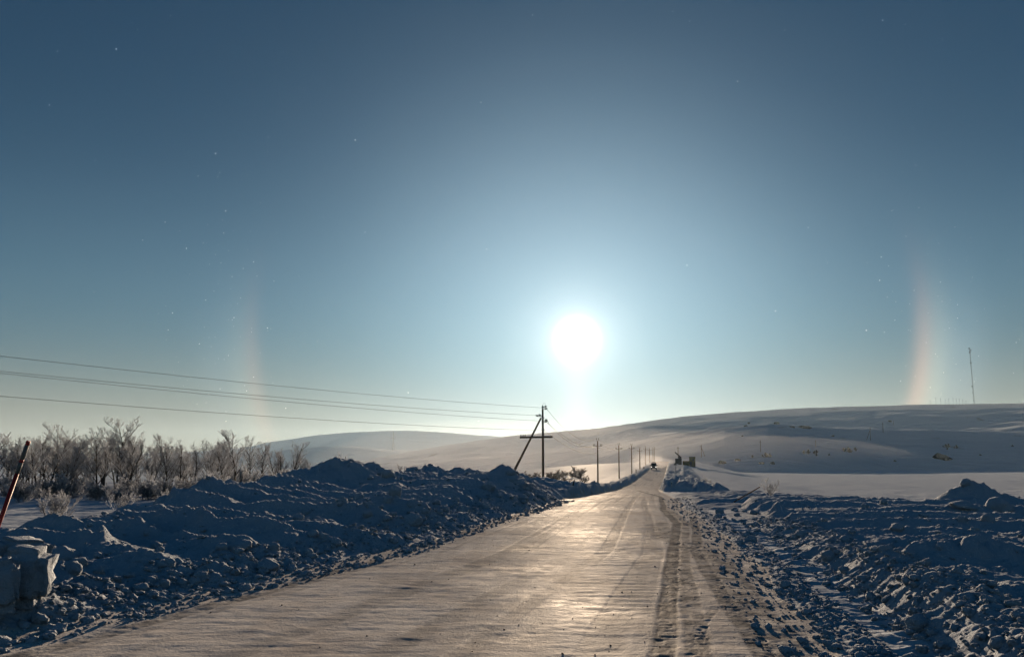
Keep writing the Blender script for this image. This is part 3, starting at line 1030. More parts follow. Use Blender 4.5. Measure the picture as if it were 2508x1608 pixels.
def line_pole(px, depth, top_y, label, arm_drop=1.35, arm_half=0.85, lean=0.0, detail=True, r=0.12, group='power poles left of the road'):
    p = foot(px, depth)
    h = at(px, top_y, depth).z - p.z
    e = empty('power_pole', p, label, 'power pole', group, 0.18)
    MB().tube([(0, 0, -0.5), (lean * 0.5, 0, h * 0.5), (lean, 0, h - 0.45)], [r * 1.3, r * 1.12, r * 0.85], 10).build('pole', M_WOOD, e, smooth=True)
    za = h - arm_drop
    MB().box(lean, 0, za, arm_half * 2, 0.10, 0.09).build('crossarm', M_STEEL, e)
    br = MB()
    for s in (-1, 1):
        br.tube([(lean, 0, h - 0.55), (lean + s * 0.20, 0, h - 0.30), (lean + s * 0.20, 0, h - 0.12)], 0.03, 5)
    br.build('top_bracket', M_STEEL, e)
    for s in (-1, 1):
        m = MB(); insulator(m, (lean + s * 0.20, 0, h - 0.16), (0, 0, 1), 0.85); m.build('insulator', M_CERAMIC, e)
        for k in ((0.92, 0.62) if detail else (0.92,)):
            m = MB(); m.tube([(lean + s * arm_half * k, 0, za + 0.04), (lean + s * arm_half * k, 0, za + 0.14)], 0.02, 5)
            insulator(m, (lean + s * arm_half * k, 0, za + 0.10), (0, 0, 1), 0.85); m.build('insulator', M_CERAMIC, e)
    if detail:
        MB().tube([(lean, 0, za - 0.05), (lean - arm_half * 0.6, 0, za), ], 0.025, 5).build('brace', M_STEEL, e)
        MB().tube([(-0.0, -r * 1.3, h * 0.62), (0.0, -r * 1.3, h * 0.70)], 0.05, 6).build('clamp', M_STEEL, e)
    return e, p, h


# corner pole with a strut
PA_D = 90.0
pa = foot(1330, PA_D)
pa_top = at(1330, 1001, PA_D).z - pa.z
A = empty('power_pole', pa, 'nearest power pole with a slanting strut and low wooden crossbeam', 'power pole', 'power poles left of the road')


def la(px, py):            # local point on the corner pole's plane
    q = at(px, py, PA_D)
    return Vector((q.x - pa.x, 0, q.z - pa.z))


MB().tube([(0, 0, -0.6), (0, 0, pa_top * 0.5), (-0.02, 0, pa_top)], [0.145, 0.125, 0.10], 12).build('pole', M_WOOD, A, smooth=True)
sb = la(1247, 1172)
strut_top = la(1325, 1023)
MB().tube([sb + Vector((-0.25, -0.3, -0.7)), strut_top + Vector((0, -0.05, 0))], [0.14, 0.10], 10).build('strut', M_WOOD, A, smooth=True)
q0, q1 = la(1273, 1070.5), la(1353, 1069.5)
MB().hexa([(q0.x, -0.30, q0.z - 0.11), (q1.x, -0.30, q1.z - 0.09), (q1.x, -0.14, q1.z - 0.09), (q0.x, -0.14, q0.z - 0.11),
           (q0.x, -0.30, q0.z + 0.10), (q1.x, -0.30, q1.z + 0.11), (q1.x, -0.14, q1.z + 0.11), (q0.x, -0.14, q0.z + 0.10)]).build('crossbeam', M_WOOD, A, bevel=0.015)
for px in (1275.5, 1281, 1286):
    q = la(px, 1068)
    m = MB(); insulator(m, (q.x, -0.22, q.z), (0.1, 0, 1), 0.75); m.build('insulator', M_CERAMIC, A)
for (px, py, ax, ay) in ((1337.5, 1000.5, 1328, 1001), (1315, 1017.5, 1328, 1019), (1322, 1016, 1328, 1021), (1338, 1032, 1328, 1033), (1336, 995.5, 1328, 999), (1337, 1028, 1328, 1032)):
    q = la(px, py); a_ = la(ax, ay)
    br = MB().tube([a_, Vector((q.x, 0, q.z - 0.08))], 0.035, 6).build('bracket', M_STEEL, A)
    m = MB(); insulator(m, q - Vector((0.15 if px > 1330 else -0.15, 0, 0.02)), (1 if px > 1330 else -1, 0, 0.25), 1.1); m.build('insulator', M_CERAMIC, A)
m = MB(); insulator(m, la(1329, 1001), (0, 0, 1), 1.3); m.build('insulator', M_CERAMIC, A)
lp = [la(1330, 993) + Vector((0.14 * math.cos(t) + 0.12, 0, 0.16 * math.sin(t) + 0.1)) for t in np.linspace(-0.3, 3.5, 9)]
MB().tube(lp, 0.014, 4).build('jumper_wire', M_WIRE, A)
lp = [la(1338, 1033) + Vector((0.22 * math.cos(t), 0, 0.22 * math.sin(t))) for t in np.linspace(-1.5, 1.6, 9)]
MB().tube(lp, 0.014, 4).build('jumper_wire', M_WIRE, A)
lp = [la(1332, 1052), la(1334.5, 1056), la(1334.5, 1061), la(1332, 1064)]
MB().tube(lp, 0.014, 4).build('jumper_wire', M_WIRE, A)
for yy in (1023, 1050, 1053):
    q = la(1330, yy)
    MB().tube([q - Vector((0, 0, 0.05)), q + Vector((0, 0, 0.05))], 0.155, 10).build('clamp', M_STEEL, A)

poles = [(A, pa, pa_top)]
for (px, dp, ty, lb) in ((1464, 152, 1073, 'second nearest power pole with a forked top and crossarm'), (1516, 204, 1085, 'third power pole along the road, right of the corner pole'),
                         (1547, 243, 1086.5, 'fourth power pole, above the left bank before the van'), (1567, 292, 1094, 'fifth power pole, just left of the oncoming van'),
                         (1581, 345, 1092, 'sixth power pole, behind the blown snow left of the van'), (1591, 398, 1095, 'seventh power pole, faint, nearly above the van'),
                         (1599.5, 445, 1095, 'eighth power pole, faint, left of the farthest pair'), (1603, 490, 1093.5, 'ninth and farthest faint power pole of the left row')):
    poles.append(line_pole(px, dp, ty, lb, detail=dp < 250, r=0.12 if dp < 250 else 0.15))


def wire(name_label, a, b, sag, r, group, n=24):
    pts = []
    for i in range(n + 1):
        t = i / n
        q = Vector(a).lerp(Vector(b), t); q.z -= 4 * sag * t * (1 - t)
        pts.append(q)
    MB().tube(pts, r, 4).build('power_wire', M_WIRE, None, smooth=True, label=name_label, category='wire', group=group)


for (ya, ye, lb) in ((998, 850, 'topmost wire running left from the top of the corner pole'), (1017.5, 887, 'second wire from the top, running left from the corner pole'),
                     (1030.5, 892, 'third wire from the top, running left from the corner pole'), (1053.5, 948, 'lowest wire running left from the corner pole')):
    a_ = at(1328, ya, PA_D); b_ = at(0, ye, 45.0)
    b2 = a_ + (b_ - a_) * 1.45
    wire(lb, a_, b2, 0.55, 0.012, 'wires left of the corner pole', 40)
p2, h2 = poles[1][1], poles[1][2]
for (pxa, ya, ox, oz, lb, sg) in ((1340, 1002, -0.2, -0.05, 'top wire sagging from the corner pole to the second pole', 1.5), (1341, 1034, 0.75, -1.15, 'right upper wire sagging to the second pole crossarm', 1.3),
                                  (1341, 1035, -0.75, -1.15, 'left upper wire sagging to the second pole crossarm', 1.3), (1332, 1052, 0.0, -2.6, 'lowest wire sagging from the corner pole to the second pole', 1.0)):
    wire(lb, at(pxa, ya, PA_D), p2 + Vector((ox, 0, h2 + oz)), sg, 0.020, 'wires along the road', 28)
for i in range(1, 6):
    (e0, a0, h0), (e1, a1, h1) = poles[i], poles[i + 1]
    nm = ('second', 'third', 'fourth', 'fifth', 'sixth', 'seventh')[i - 1:i + 1]
    for ox, oz, w in ((-0.2, -0.02, 'top'), (-0.78, -1.1, 'left crossarm'), (0.78, -1.1, 'right crossarm')):
        wire('thin %s wire between the %s and %s power poles' % (w, nm[0], nm[1]), a0 + Vector((ox, 0, h0 + oz)), a1 + Vector((ox, 0, h1 + oz)), 0.7, 0.014, 'wires along the road', 12)

# poles on the slope right of the road
for (px, yt, yb, strut, lb) in ((2163, 1034, 1059, 0, 'faint pole on the hill, second from right of the slope row'), (2189, 1029, 1043, 0, 'shortest faint pole, highest of the row on the hill'),
                                (2132, 1046, 1078, -1, 'faint pole with a strut halfway up the shaded hill'), (1998, 1077, 1094, 0, 'faint pole on the shaded hill above the brown scrub'),
                                (1863, 1078, 1106, 0, 'faint pole on the shaded hill right of the olive cabin'), (1718, 1089, 1119, 1, 'faint strutted pole right behind the olive cabin'),
                                (1661, 1093, 1120, 0, 'faint pole just right of the distant road crest')):
    p = hit(px, yb, 330, 1200)
    h = at(px, yt, p.y).z - p.z
    e = empty('power_pole', p, lb, 'power pole', 'faint poles on the hill')
    MB().tube([(0, 0, -0.5), (0, 0, h)], [0.22, 0.16], 8).build('pole', M_WOOD, e)
    MB().box(0, 0, h - 1.0, 1.6, 0.15, 0.14).build('crossarm', M_STEEL, e)
    if strut:
        MB().tube([(strut * h * 0.33, 0, -0.5), (0, 0, h * 0.82)], 0.16, 6).build('strut', M_WOOD, e)

# lattice pylon in the far valley
pp = hit(963, 1101, 900, 2300)
ph = at(963, 1056, pp.y).z - pp.z
e = empty('lattice_pylon', pp, 'faint steel pylon with crossarms before the pale far hill', 'pylon')
for sx in (-1, 1):
    for sy in (-1, 1):
        MB().tube([(sx * 2.6, sy * 2.6, -1), (sx * 0.8, sy * 0.8, ph * 0.62), (sx * 0.35, sy * 0.35, ph)], [0.3, 0.25, 0.2], 4).build('leg', M_STEEL, e)
for k in range(8):
    z0, z1 = ph * k / 8, ph * (k + 1) / 8
    w0 = np.interp(k / 8, [0, .62, 1], [2.6, .8, .35]); w1 = np.interp((k + 1) / 8, [0, .62, 1], [2.6, .8, .35])
    MB().tube([(-w0, -w0, z0), (w1, -w1, z1)], 0.14, 4).tube([(w0, w0, z0), (-w1, w1, z1)], 0.14, 4).build('brace', M_STEEL, e)
for z_, w_ in ((0.64, 7.5), (0.80, 5.0)):
    MB().box(0, 0, ph * z_, w_ * 2, 0.5, 0.55).build('crossarm', M_STEEL, e)

# radio mast on the skyline
mp = hit(2392, 988, 700, 1700); mp.y += 6; mp.z = ground_z(mp.x, mp.y)
mh = at(2387, 851, mp.y).z - mp.z
lean = -5.0 * mp.y / FPX
e = empty('radio_mast', mp, 'tall thin radio mast with dish antennas on the right skyline', 'mast')
for k in range(3):
    a_ = 2.1 * k
    MB().tube([(0.75 * math.cos(a_), 0.75 * math.sin(a_), -1), (lean + 0.5 * math.cos(a_), 0.5 * math.sin(a_), mh)], 0.12, 5).build('leg', M_DARK, e)
lat = []
for k in range(24):
    z0, z1 = mh * k / 24, mh * (k + 1) / 24
    a_ = 2.1 * (k % 3); b_ = 2.1 * ((k + 1) % 3)
    MB().tube([(lean * z0 / mh + 0.7 * math.cos(a_), 0.7 * math.sin(a_), z0), (lean * z1 / mh + 0.7 * math.cos(b_), 0.7 * math.sin(b_), z1)], 0.07, 4).build('brace', M_DARK, e)
for t, s, r in ((0.985, -1, 0.8), (0.955, 1, 0.95), (0.905, -1, 0.6), (0.31, -1, 0.9), (0.20, -1, 0.6)):
    MB().lathe((lean * t + s * 1.3, -0.4, mh * t), (s * 0.5, -1, 0), [(-0.4, r * 0.4), (0, r), (0.3, r)], 12).build('dish_antenna', M_DARK, e)
for t in (0.93, 0.735):
    MB().lathe((lean * t, 0, mh * t - 1.2), (0, 0, 1), [(0, 1.4), (0.4, 1.4), (1.2, 0.8), (2.0, 0.6)], 8).build('platform', M_DARK, e)

# antenna field: a row of short posts along the skyline
for i, (px, yt) in enumerate(((2282, 980), (2296, 973), (2308, 975), (2319, 977), (2328, 975), (2338.5, 974), (2346.5, 975), (2354, 976), (2362, 977), (2370, 981))):
    p = hit(px, 991, 700, 1700); p.y += 4; p.z = ground_z(p.x, p.y)
    h = at(px, yt, p.y).z - p.z
    lb = ('leftmost thin post of the row on the right skyline' if i == 0 else 'rightmost thin post of the skyline row, next to the mast' if i == 9 else 'thin post in the middle of the row on the right skyline')
    e = empty('skyline_post', p, lb, 'post', 'posts on the skyline')
    MB().tube([(0, 0, -1), (0, 0, h)], 0.15, 6).build('post', M_DARK, e)
    MB().box(0, 0, h - 0.4, 1.6, 0.3, 0.3).build('crossarm', M_DARK, e)

# ------------------------------------------------------------------ the van
VD = 282.0
vp = foot(1601, VD); vp.z = float(ZR(VD)) + 0.02
van = empty('van', vp, 'dark van with roof rack and lit headlamps driving towards the viewer', 'van', None, -0.19)
prof = [(-2.35, 0.55), (-2.40, 1.05), (-2.25, 1.28), (-1.75, 1.42), (-1.30, 2.25), (-1.15, 2.36), (2.25, 2.36), (2.38, 2.2), (2.42, 0.55)]
ins = [0.03, 0.0, 0.02, 0.04, 0.17, 0.26, 0.26, 0.17, 0.03]
MB().prism(prof, -0.98, 0.98, ins).build('body', M_VAN, van, bevel=0.03)
MB().hexa([(-0.80, -1.80, 1.44), (0.80, -1.80, 1.44), (0.80, -1.74, 1.42), (-0.80, -1.74, 1.42), (-0.70, -1.375, 2.19), (0.70, -1.375, 2.19), (0.70, -1.30, 2.17), (-0.70, -1.30, 2.17)]).build('windscreen', M_GLASS, van)
for s in (-1, 1):
    MB().hexa([(s * 0.965, -1.45, 1.45), (s * 0.965, 0.0, 1.45), (s * 0.93, 0.0, 1.45), (s * 0.93, -1.45, 1.45), (s * 0.86, -1.15, 2.12), (s * 0.86, 0.0, 2.12), (s * 0.80, 0.0, 2.12), (s * 0.80, -1.15, 2.12)]).build('side_window', M_GLASS, van)
    MB().lathe((s * 0.74, -2.36, 1.02), (0, -1, 0), [(-0.05, 0.14), (0.05, 0.13), (0.08, 0.08)], 12).build('headlamp', M_LAMP, van, smooth=True)
    MB().box(s * 1.14, -1.55, 1.55, 0.20, 0.10, 0.34).tube([(s * 0.93, -1.5, 1.45), (s * 1.12, -1.55, 1.5)], 0.025, 5).build('side_mirror', M_RUBBER, van)
    for y_ in (-1.45, 1.45):
        w = link('wheel', MB().lathe((s * 0.80, y_, 0.37), (s, 0, 0), [(-0.12, 0.30), (-0.10, 0.37), (0.10, 0.37), (0.13, 0.30)], 16).mesh('wheel', M_RUBBER, True), van)
        MB().lathe((s * 0.80, y_, 0.37), (s, 0, 0), [(0.08, 0.20), (0.142, 0.19), (0.145, 0.06)], 12).build('rim', M_STEEL, w)
MB().box(0, -2.45, 0.62, 1.9, 0.16, 0.22).build('bumper', M_RUBBER, van, bevel=0.03)
MB().box(0, -2.395, 0.95, 1.0, 0.05, 0.24).build('grille', M_RUBBER, van)
MB().box(0, -2.545, 0.60, 0.50, 0.02, 0.11).build('licence_plate', M_WHITE, van)
rk = MB()
for s in (-1, 1):
    rk.tube([(s * 0.58, -0.9, 2.52), (s * 0.58, 2.0, 2.52)], 0.035, 5)
    for y_ in (-0.8, 0.5, 1.9):
        rk.tube([(s * 0.58, y_, 2.34), (s * 0.58, y_, 2.53)], 0.03, 5)
for y_ in (-0.9, -0.2, 0.5, 1.2, 2.0):
    rk.tube([(-0.58, y_, 2.52), (0.58, y_, 2.52)], 0.03, 5)
rk.build('roof_rack', M_RUBBER, van)
MB().box(0, 0.5, 2.62, 0.95, 1.9, 0.16).build('roof_load', M_DARK, van, bevel=0.04)

# ------------------------------------------------------------------ roadside things
# olive cabin and the dark structure beside it
c = foot(1695.5, 325)
ct = at(1695, 1118.5, 325).z
hgt = max(3.0, ct - c.z)
e = empty('roadside_cabin', c, 'olive yellow boxy cabin standing behind the right snow bank', 'cabin', None, -0.2)
MB().box(0, 0, hgt / 2 - 0.2, 2.3, 3.0, hgt + 0.4).build('wall', M_OLIVE, e, bevel=0.04)
MB().box(0, 0, hgt + 0.05, 2.5, 3.2, 0.12).build('roof', M_DARK, e)
MB().box(-2.4, -0.3, hgt * 0.28, 2.48, 2.4, hgt * 0.62).build('annex', M_OLIVE, e, bevel=0.04)
MB().box(0.35, -1.52, hgt * 0.70, 0.7, 0.06, 0.8).build('window', M_GLASS, e)
MB().box(-0.6, -1.52, 1.0, 0.8, 0.06, 1.9).build('door', M_DARK, e)
c = foot(1661, 318)
z_ = lambda py: at(1661, py, 318).z - c.z
e = empty('boom_structure', c, 'dark structure with a short slanting boom beside the olive cabin', 'structure', None)
MB().box(0.1, 0, z_(1122) / 2 - 0.2, 2.1, 2.0, z_(1122) + 0.4).build('body', M_DARK, e, bevel=0.05)
MB().box(0.6, 0, (z_(1122) + z_(1117)) / 2, 1.0, 1.3, z_(1117) - z_(1122)).build('cab', M_DARK, e, bevel=0.04)
k = 318 / FPX
MB().tube([((1667 - 1661) * k, 0, z_(1119)), ((1653.5 - 1661) * k, 0, z_(1106.5))], [0.30, 0.22], 6).build('boom', M_DARK, e)

# warning sign seen from behind, white marker post
c = foot(1654.5, 190)
zt = at(1653, 1131.5, 190).z - c.z
e = empty('road_sign', c, 'triangular road sign on a thin post on the right bank', 'sign', None)
MB().tube([(0, 0, -0.4), (-0.05, 0, zt - 0.1)], 0.045, 8).build('post', M_STEEL, e)
MB().hexa([(-0.42, 0.04, zt - 0.62), (0.30, 0.04, zt - 0.62), (0.30, 0.07, zt - 0.62), (-0.42, 0.07, zt - 0.62), (-0.085, 0.04, zt), (-0.035, 0.04, zt), (-0.035, 0.07, zt), (-0.085, 0.07, zt)]).build('sign_plate', M_DARK, e)
c = foot(1643.5, 96.5); c.z = float(ZR(96.5)) + 0.3
e = empty('marker_post', c, 'short white marker post at the corner of the right snow bank', 'post', 'short roadside posts')
MB().tube([(0, 0, -0.4), (0.03, 0, 0.85)], [0.06, 0.05], 8).build('post', M_WHITE, e)
MB().tube([(0.03, 0, 0.62), (0.033, 0, 0.72)], 0.064, 8).build('band', M_DARK, e)
for px, dp, yt, lb in ((1557.5, 222, 1151, 'short dark post on the left bank before the van'), (1576.5, 262, 1144, 'short dark post on the left bank nearest the van')):
    c = foot(px, dp); h = max(0.6, at(px, yt, dp).z - c.z)
    e = empty('marker_post', c, lb, 'post', 'short roadside posts')
    MB().tube([(0, 0, -0.3), (0, 0, h)], 0.09, 6).build('post', M_WOOD, e)
    MB().box(0, 0, h - 0.1, 0.24, 0.2, 0.1).build('cap', M_WOOD, e)

# stakes
def stake(name, a_, b_, r, mat_, label):
    a_ = Vector(a_); b_ = Vector(b_); d = (b_ - a_)
    m = MB().tube([a_ - d * 0.35, a_, a_.lerp(b_, 0.5) + Vector((0.006, 0, 0.004)), b_], [r, r, r * 0.95, r * 0.85], 7)
    return m.build(name, mat_, None, smooth=True, label=label, category='stake')


stake('wooden_stake', at(1276, 1175, 44), at(1266, 1155, 44.3), 0.035, M_WOOD, 'short leaning stake between the strut and the corner pole')
stake('wooden_stake', at(1402.5, 1192, 58), at(1406.5, 1174, 58), 0.05, M_WOOD, 'short stake on the bank crest right of the corner pole')
stake('wooden_stake', at(1814, 1219, 29.8), at(1861, 1192, 30.2), 0.022, M_STICK, 'thin reddish stick slanting out of the mound in the right bank')

# red snow pole
rp0 = at(-24, 1342, 12.0); rp1 = at(70, 1079.5, 12.0)
e = empty('snow_pole', rp0, 'leaning red snow pole with pale bands at the left picture edge', 'pole')
d = rp1 - rp0
def seg(t0, t1, mt, nm, r=0.029):
    MB().tube([d * t0, d * t1], r, 14).build(nm, mt, e, smooth=True)
seg(-0.35, 0.697, M_RED, 'shaft'); seg(0.697, 0.800, M_GREYBAND, 'band', 0.0292); seg(0.800, 0.828, M_RED, 'band'); seg(0.828, 0.962, M_GREYBAND, 'band', 0.0292); seg(0.962, 1.0, M_RED, 'tip')

# ------------------------------------------------------------------ snow blocks, chunks and rubble
def snow_lump(seed, flat=0.75, sub=4, rough=0.10, blocky=0.0):
    bm = bmesh.new()
    if blocky:
        bmesh.ops.create_cube(bm, size=2.0)
        bmesh.ops.bevel(bm, geom=list(bm.edges), offset=0.38, segments=3, affect='EDGES')
        bmesh.ops.subdivide_edges(bm, edges=list(bm.edges), cuts=4, use_grid_fill=True)
    else:
        bmesh.ops.create_icosphere(bm, subdivisions=sub, radius=1.0)
    r = random.Random(seed)
    pl = [(Vector((r.uniform(-1, 1), r.uniform(-1, 1), r.uniform(-1, 1))).normalized(), r.uniform(0.62, 0.92)) for _ in range(7)]
    co = np.array([v.co[:] for v in bm.verts])
    if not blocky:
        for n, dd in pl:
            n = np.array(n); ex = np.maximum(0, co @ n - dd); co = co - ex[:, None] * n * 0.85
    kf = 1.5 if blocky else 1.0
    nn = fbm(co[:, 0] * 1.7 * kf + seed * 7.1, co[:, 1] * 1.7 + co[:, 2] * 1.3, seed, 4) + fbm(co[:, 2] * 2.1 + seed, co[:, 0] * 1.4 - co[:, 1], seed + 5, 4)
    nrm = co / np.linalg.norm(co, axis=1)[:, None]
    co = co + nrm * (nn * rough)[:, None]
    co[:, 2] *= flat
    for v, c_ in zip(bm.verts, co):
        v.co = c_
    me = bpy.data.meshes.new('snow_lump'); bm.to_mesh(me); bm.free()
    me.materials.append(M_BANK)
    me.polygons.foreach_set('use_smooth', [True] * len(me.polygons))
    return me


LUMPS = [snow_lump(i, 0.85, 3, 0.13) for i in range(8)]
SLABS = [snow_lump(40 + i, 0.45, 3, 0.13) for i in range(3)]


def block(px, py, depth, sx, sy, sz, rot, seed, label):
    p = at(px, py, depth)
    o = link('snow_block', snow_lump(seed, 1.0, 4, 0.12, blocky=1.0), None, label=label, category='snow block')
    o.location = p; o.scale = (sx, sy, sz); o.rotation_euler = rot
    return o


block(60, 1408, 10.6, 0.29, 0.28, 0.36, (0.05, 0.06, 0.2), 61, 'big upright block of cut snow at the left edge, lit along its side')
block(4, 1432, 10.0, 0.17, 0.2, 0.31, (0.0, -0.08, 0.6), 62, 'narrow snow slab standing before the big block at the left edge')
block(52, 1345, 11.3, 0.32, 0.28, 0.15, (0.1, 0.1, 0.9), 63, 'crumbly snow heap on top behind the big block at the left edge')
block(1258, 1196, 41.5, 0.80, 0.7, 0.45, (0.0, 0.03, 0.1), 64, 'large squared snow mass at the road end of the left bank, below the strut')

LL = 'rounded chunk of snow lying on the left ploughed bank'
LE = 'rounded chunk of snow in the rubble along the left road edge'
LR = 'rounded chunk of snow lying on the ridged right bank'
LW = 'rounded chunk of snow on the windrow at the right road edge'
chunks = [(338, 1449, 40, 'biggest faceted snow chunk at the left road edge, bottom of the bank'), (300, 1456, 30, LE), (364, 1430, 30, LE), (397, 1435, 30, LE), (493, 1416, 27, LE), (445, 1432, 20, LE),
          (380, 1342, 30, 'pointed snow chunk in the middle of the left bank, above a flat shadow'), (580, 1348, 60, 'long pale slab of snow half way along the left bank'), (540, 1345, 28, LL), (667, 1345, 28, LL), (747, 1262, 22, LL), (730, 1271, 26, LL),
          (173, 1399, 40, LE), (150, 1374, 62, 'broad mound-like snow chunk right beside the big left block'), (240, 1402, 26, LE), (950, 1170, 36, 'broad rounded snow chunk below the left bank peak'), (948, 1230, 30, LL), (1007, 1240, 22, LL),
          (966, 1211, 36, LL), (1135, 1254, 32, 'tall snow chunk at the left road edge, half way to the corner pole'), (878, 1221, 24, LL), (837, 1230, 26, LL), (902, 1236, 18, LL), (1041, 1259, 20, LL), (1053, 1143, 14, LL), (1020, 1150, 10, LL),
          (2035, 1368, 36, 'single large dark snow chunk on the windrow crest'), (1952, 1318, 22, LW), (2369, 1190, 24, 'snow chunk topping the highest heap of the right bank'), (2367, 1246, 62, 'wide flat snow slab on the right bank below the highest heap'),
          (2458, 1250, 60, 'broad rounded snow boulder near the right picture edge'), (2120, 1243, 17, LR), (2311, 1200, 38, 'rounded snow boulder left of the highest heap, right bank'), (2228, 1202, 22, LR), (2182, 1209, 22, 'squarish snow chunk standing on the skyline of the right bank'),
          (2163, 1348, 24, LR), (1815, 1332, 17, LW), (1925, 1436, 26, LW), (1965, 1453, 19, LW), (2424, 1275, 30, LR), (2360, 1277, 26, LR), (2450, 1582, 40, LR), (2300, 1345, 22, LR), (2390, 1300, 20, LR)]
for i, (px, py, w, lb) in enumerate(chunks):
    p = hit(px, py, 5, 80)
    s = w * p.y / FPX / 2
    slab = 'slab' in lb
    o = link('snow_chunk', (SLABS if slab else LUMPS)[i % (3 if slab else 8)], None, label=lb, category='snow chunk', group='snow chunks on the banks')
    o.location = p + Vector((0, s * 0.5, s * 0.2)); o.scale = (s * 1.1,) * 3; o.rotation_euler = (rb.uniform(-.3, .3), rb.uniform(-.3, .3), rb.uniform(0, 6.28))

# more chunks, scattered where the plough dropped them
cnt = 0
while cnt < 130:
    y_ = rb.uniform(7.5, 44); right_side = rb.random() < 0.45
    if right_side:
        x_ = float(XR(y_)) + rb.choice((rb.uniform(0.1, 2.6), rb.uniform(2.6, 16)))
        if y_ > 36: continue
    else:
        x_ = float(XL(y_)) - rb.choice((rb.uniform(0.3, 1.8), rb.uniform(1.0, 9)))
        if x_ < -11: continue
    if abs(x_) > y_ * 0.66: continue
    s = min(0.26, 0.055 * math.exp(rb.gauss(0.25, 0.45))) * (1 + y_ / 60)
    srr = x_ - float(XR(y_)); sll = float(XL(y_)) - x_
    lb = (LW if srr < 2.7 else LR) if right_side else (LE if sll < 1.8 else LL)
    o = link('snow_chunk', LUMPS[rb.randrange(8)], None, label=lb, category='snow chunk', group='snow chunks on the banks')
    o.location = (x_, y_, ground_z(x_, y_) + s * 0.35); o.scale = (s * rb.uniform(.9, 1.3), s, s * rb.uniform(.8, 1.1)); o.rotation_euler = (rb.uniform(-.4, .4), rb.uniform(-.4, .4), rb.uniform(0, 6.28))
    cnt += 1


def clod_stuff(name, xs, ys, sizes, material, embed=0.25, seed=0):
    """tiny clods beyond counting, placed by geometry nodes on a point cloud"""
    z = height_full(xs, ys)[0]
    me = bpy.data.meshes.new(name)
    me.vertices.add(len(xs))
    me.vertices.foreach_set('co', np.stack([xs, ys, z + sizes * embed], 1).astype(np.float32).ravel())
    a = me.attributes.new('size', 'FLOAT', 'POINT'); a.data.foreach_set('value', sizes.astype(np.float32))
    g = np.random.default_rng(seed)
    a = me.attributes.new('turn', 'FLOAT_VECTOR', 'POINT'); a.data.foreach_set('vector', (g.uniform(-1, 1, (len(xs), 3)) * np.array([0.5, 0.5, 3.14])).astype(np.float32).ravel())
    o = link(name, me, kind='stuff')
    ng = bpy.data.node_groups.new(name, 'GeometryNodeTree')
    ng.interface.new_socket('Geometry', in_out='INPUT', socket_type='NodeSocketGeometry')
    ng.interface.new_socket('Geometry', in_out='OUTPUT', socket_type='NodeSocketGeometry')
    gi = ng.nodes.new('NodeGroupInput'); go = ng.nodes.new('NodeGroupOutput')
    ico = ng.nodes.new('GeometryNodeMeshIcoSphere'); ico.inputs['Radius'].default_value = 1.0; ico.inputs['Subdivisions'].default_value = 3
    nz = ng.nodes.new('ShaderNodeTexNoise'); nz.inputs['Scale'].default_value = 1.3; nz.inputs['Detail'].default_value = 3
    sb_ = ng.nodes.new('ShaderNodeVectorMath'); sb_.operation = 'SUBTRACT'; sb_.inputs[1].default_value = (0.5, 0.5, 0.5)
    sc_ = ng.nodes.new('ShaderNodeVectorMath'); sc_.operation = 'SCALE'; sc_.inputs['Scale'].default_value = 1.5
    stp = ng.nodes.new('GeometryNodeSetPosition')
    sm = ng.nodes.new('GeometryNodeSetMaterial'); sm.inputs['Material'].default_value = material
    ss = ng.nodes.new('GeometryNodeSetShadeSmooth')
    iop = ng.nodes.new('GeometryNodeInstanceOnPoints')
    na = ng.nodes.new('GeometryNodeInputNamedAttribute'); na.data_type = 'FLOAT'; na.inputs['Name'].default_value = 'size'
    nt = ng.nodes.new('GeometryNodeInputNamedAttribute'); nt.data_type = 'FLOAT_VECTOR'; nt.inputs['Name'].default_value = 'turn'
    L = ng.links.new
    L(nz.outputs['Color'], sb_.inputs[0]); L(sb_.outputs[0], sc_.inputs[0]); L(sc_.outputs[0], stp.inputs['Offset'])
    L(ico.outputs['Mesh'], stp.inputs['Geometry']); L(stp.outputs[0], ss.inputs[0]); L(ss.outputs[0], sm.inputs['Geometry'])
    L(gi.outputs[0], iop.inputs['Points']); L(sm.outputs[0], iop.inputs['Instance'])
    cb = ng.nodes.new('ShaderNodeVectorMath'); cb.operation = 'SCALE'; cb.inputs[0].default_value = (1.15, 0.95, 0.68)
    L(na.outputs['Attribute'], cb.inputs['Scale']); L(cb.outputs[0], iop.inputs['Scale']); L(nt.outputs['Attribute'], iop.inputs['Rotation'])
    L(iop.outputs[0], go.inputs[0])
    md = o.modifiers.new('scatter', 'NODES'); md.node_group = ng
    return o


def strip(n, y0, y1, off, side, smin, smed, smax, pw=1.0):
    y = y0 * (y1 / y0) ** (rng.random(n) ** pw)
    s = off(rng.random(n), y)
    x = np.where(side > 0, XR(y) + s, XL(y) - s)
    size = np.clip(smed * np.exp(rng.normal(0, 0.68, n)), smin, smax)
    return x, y, size


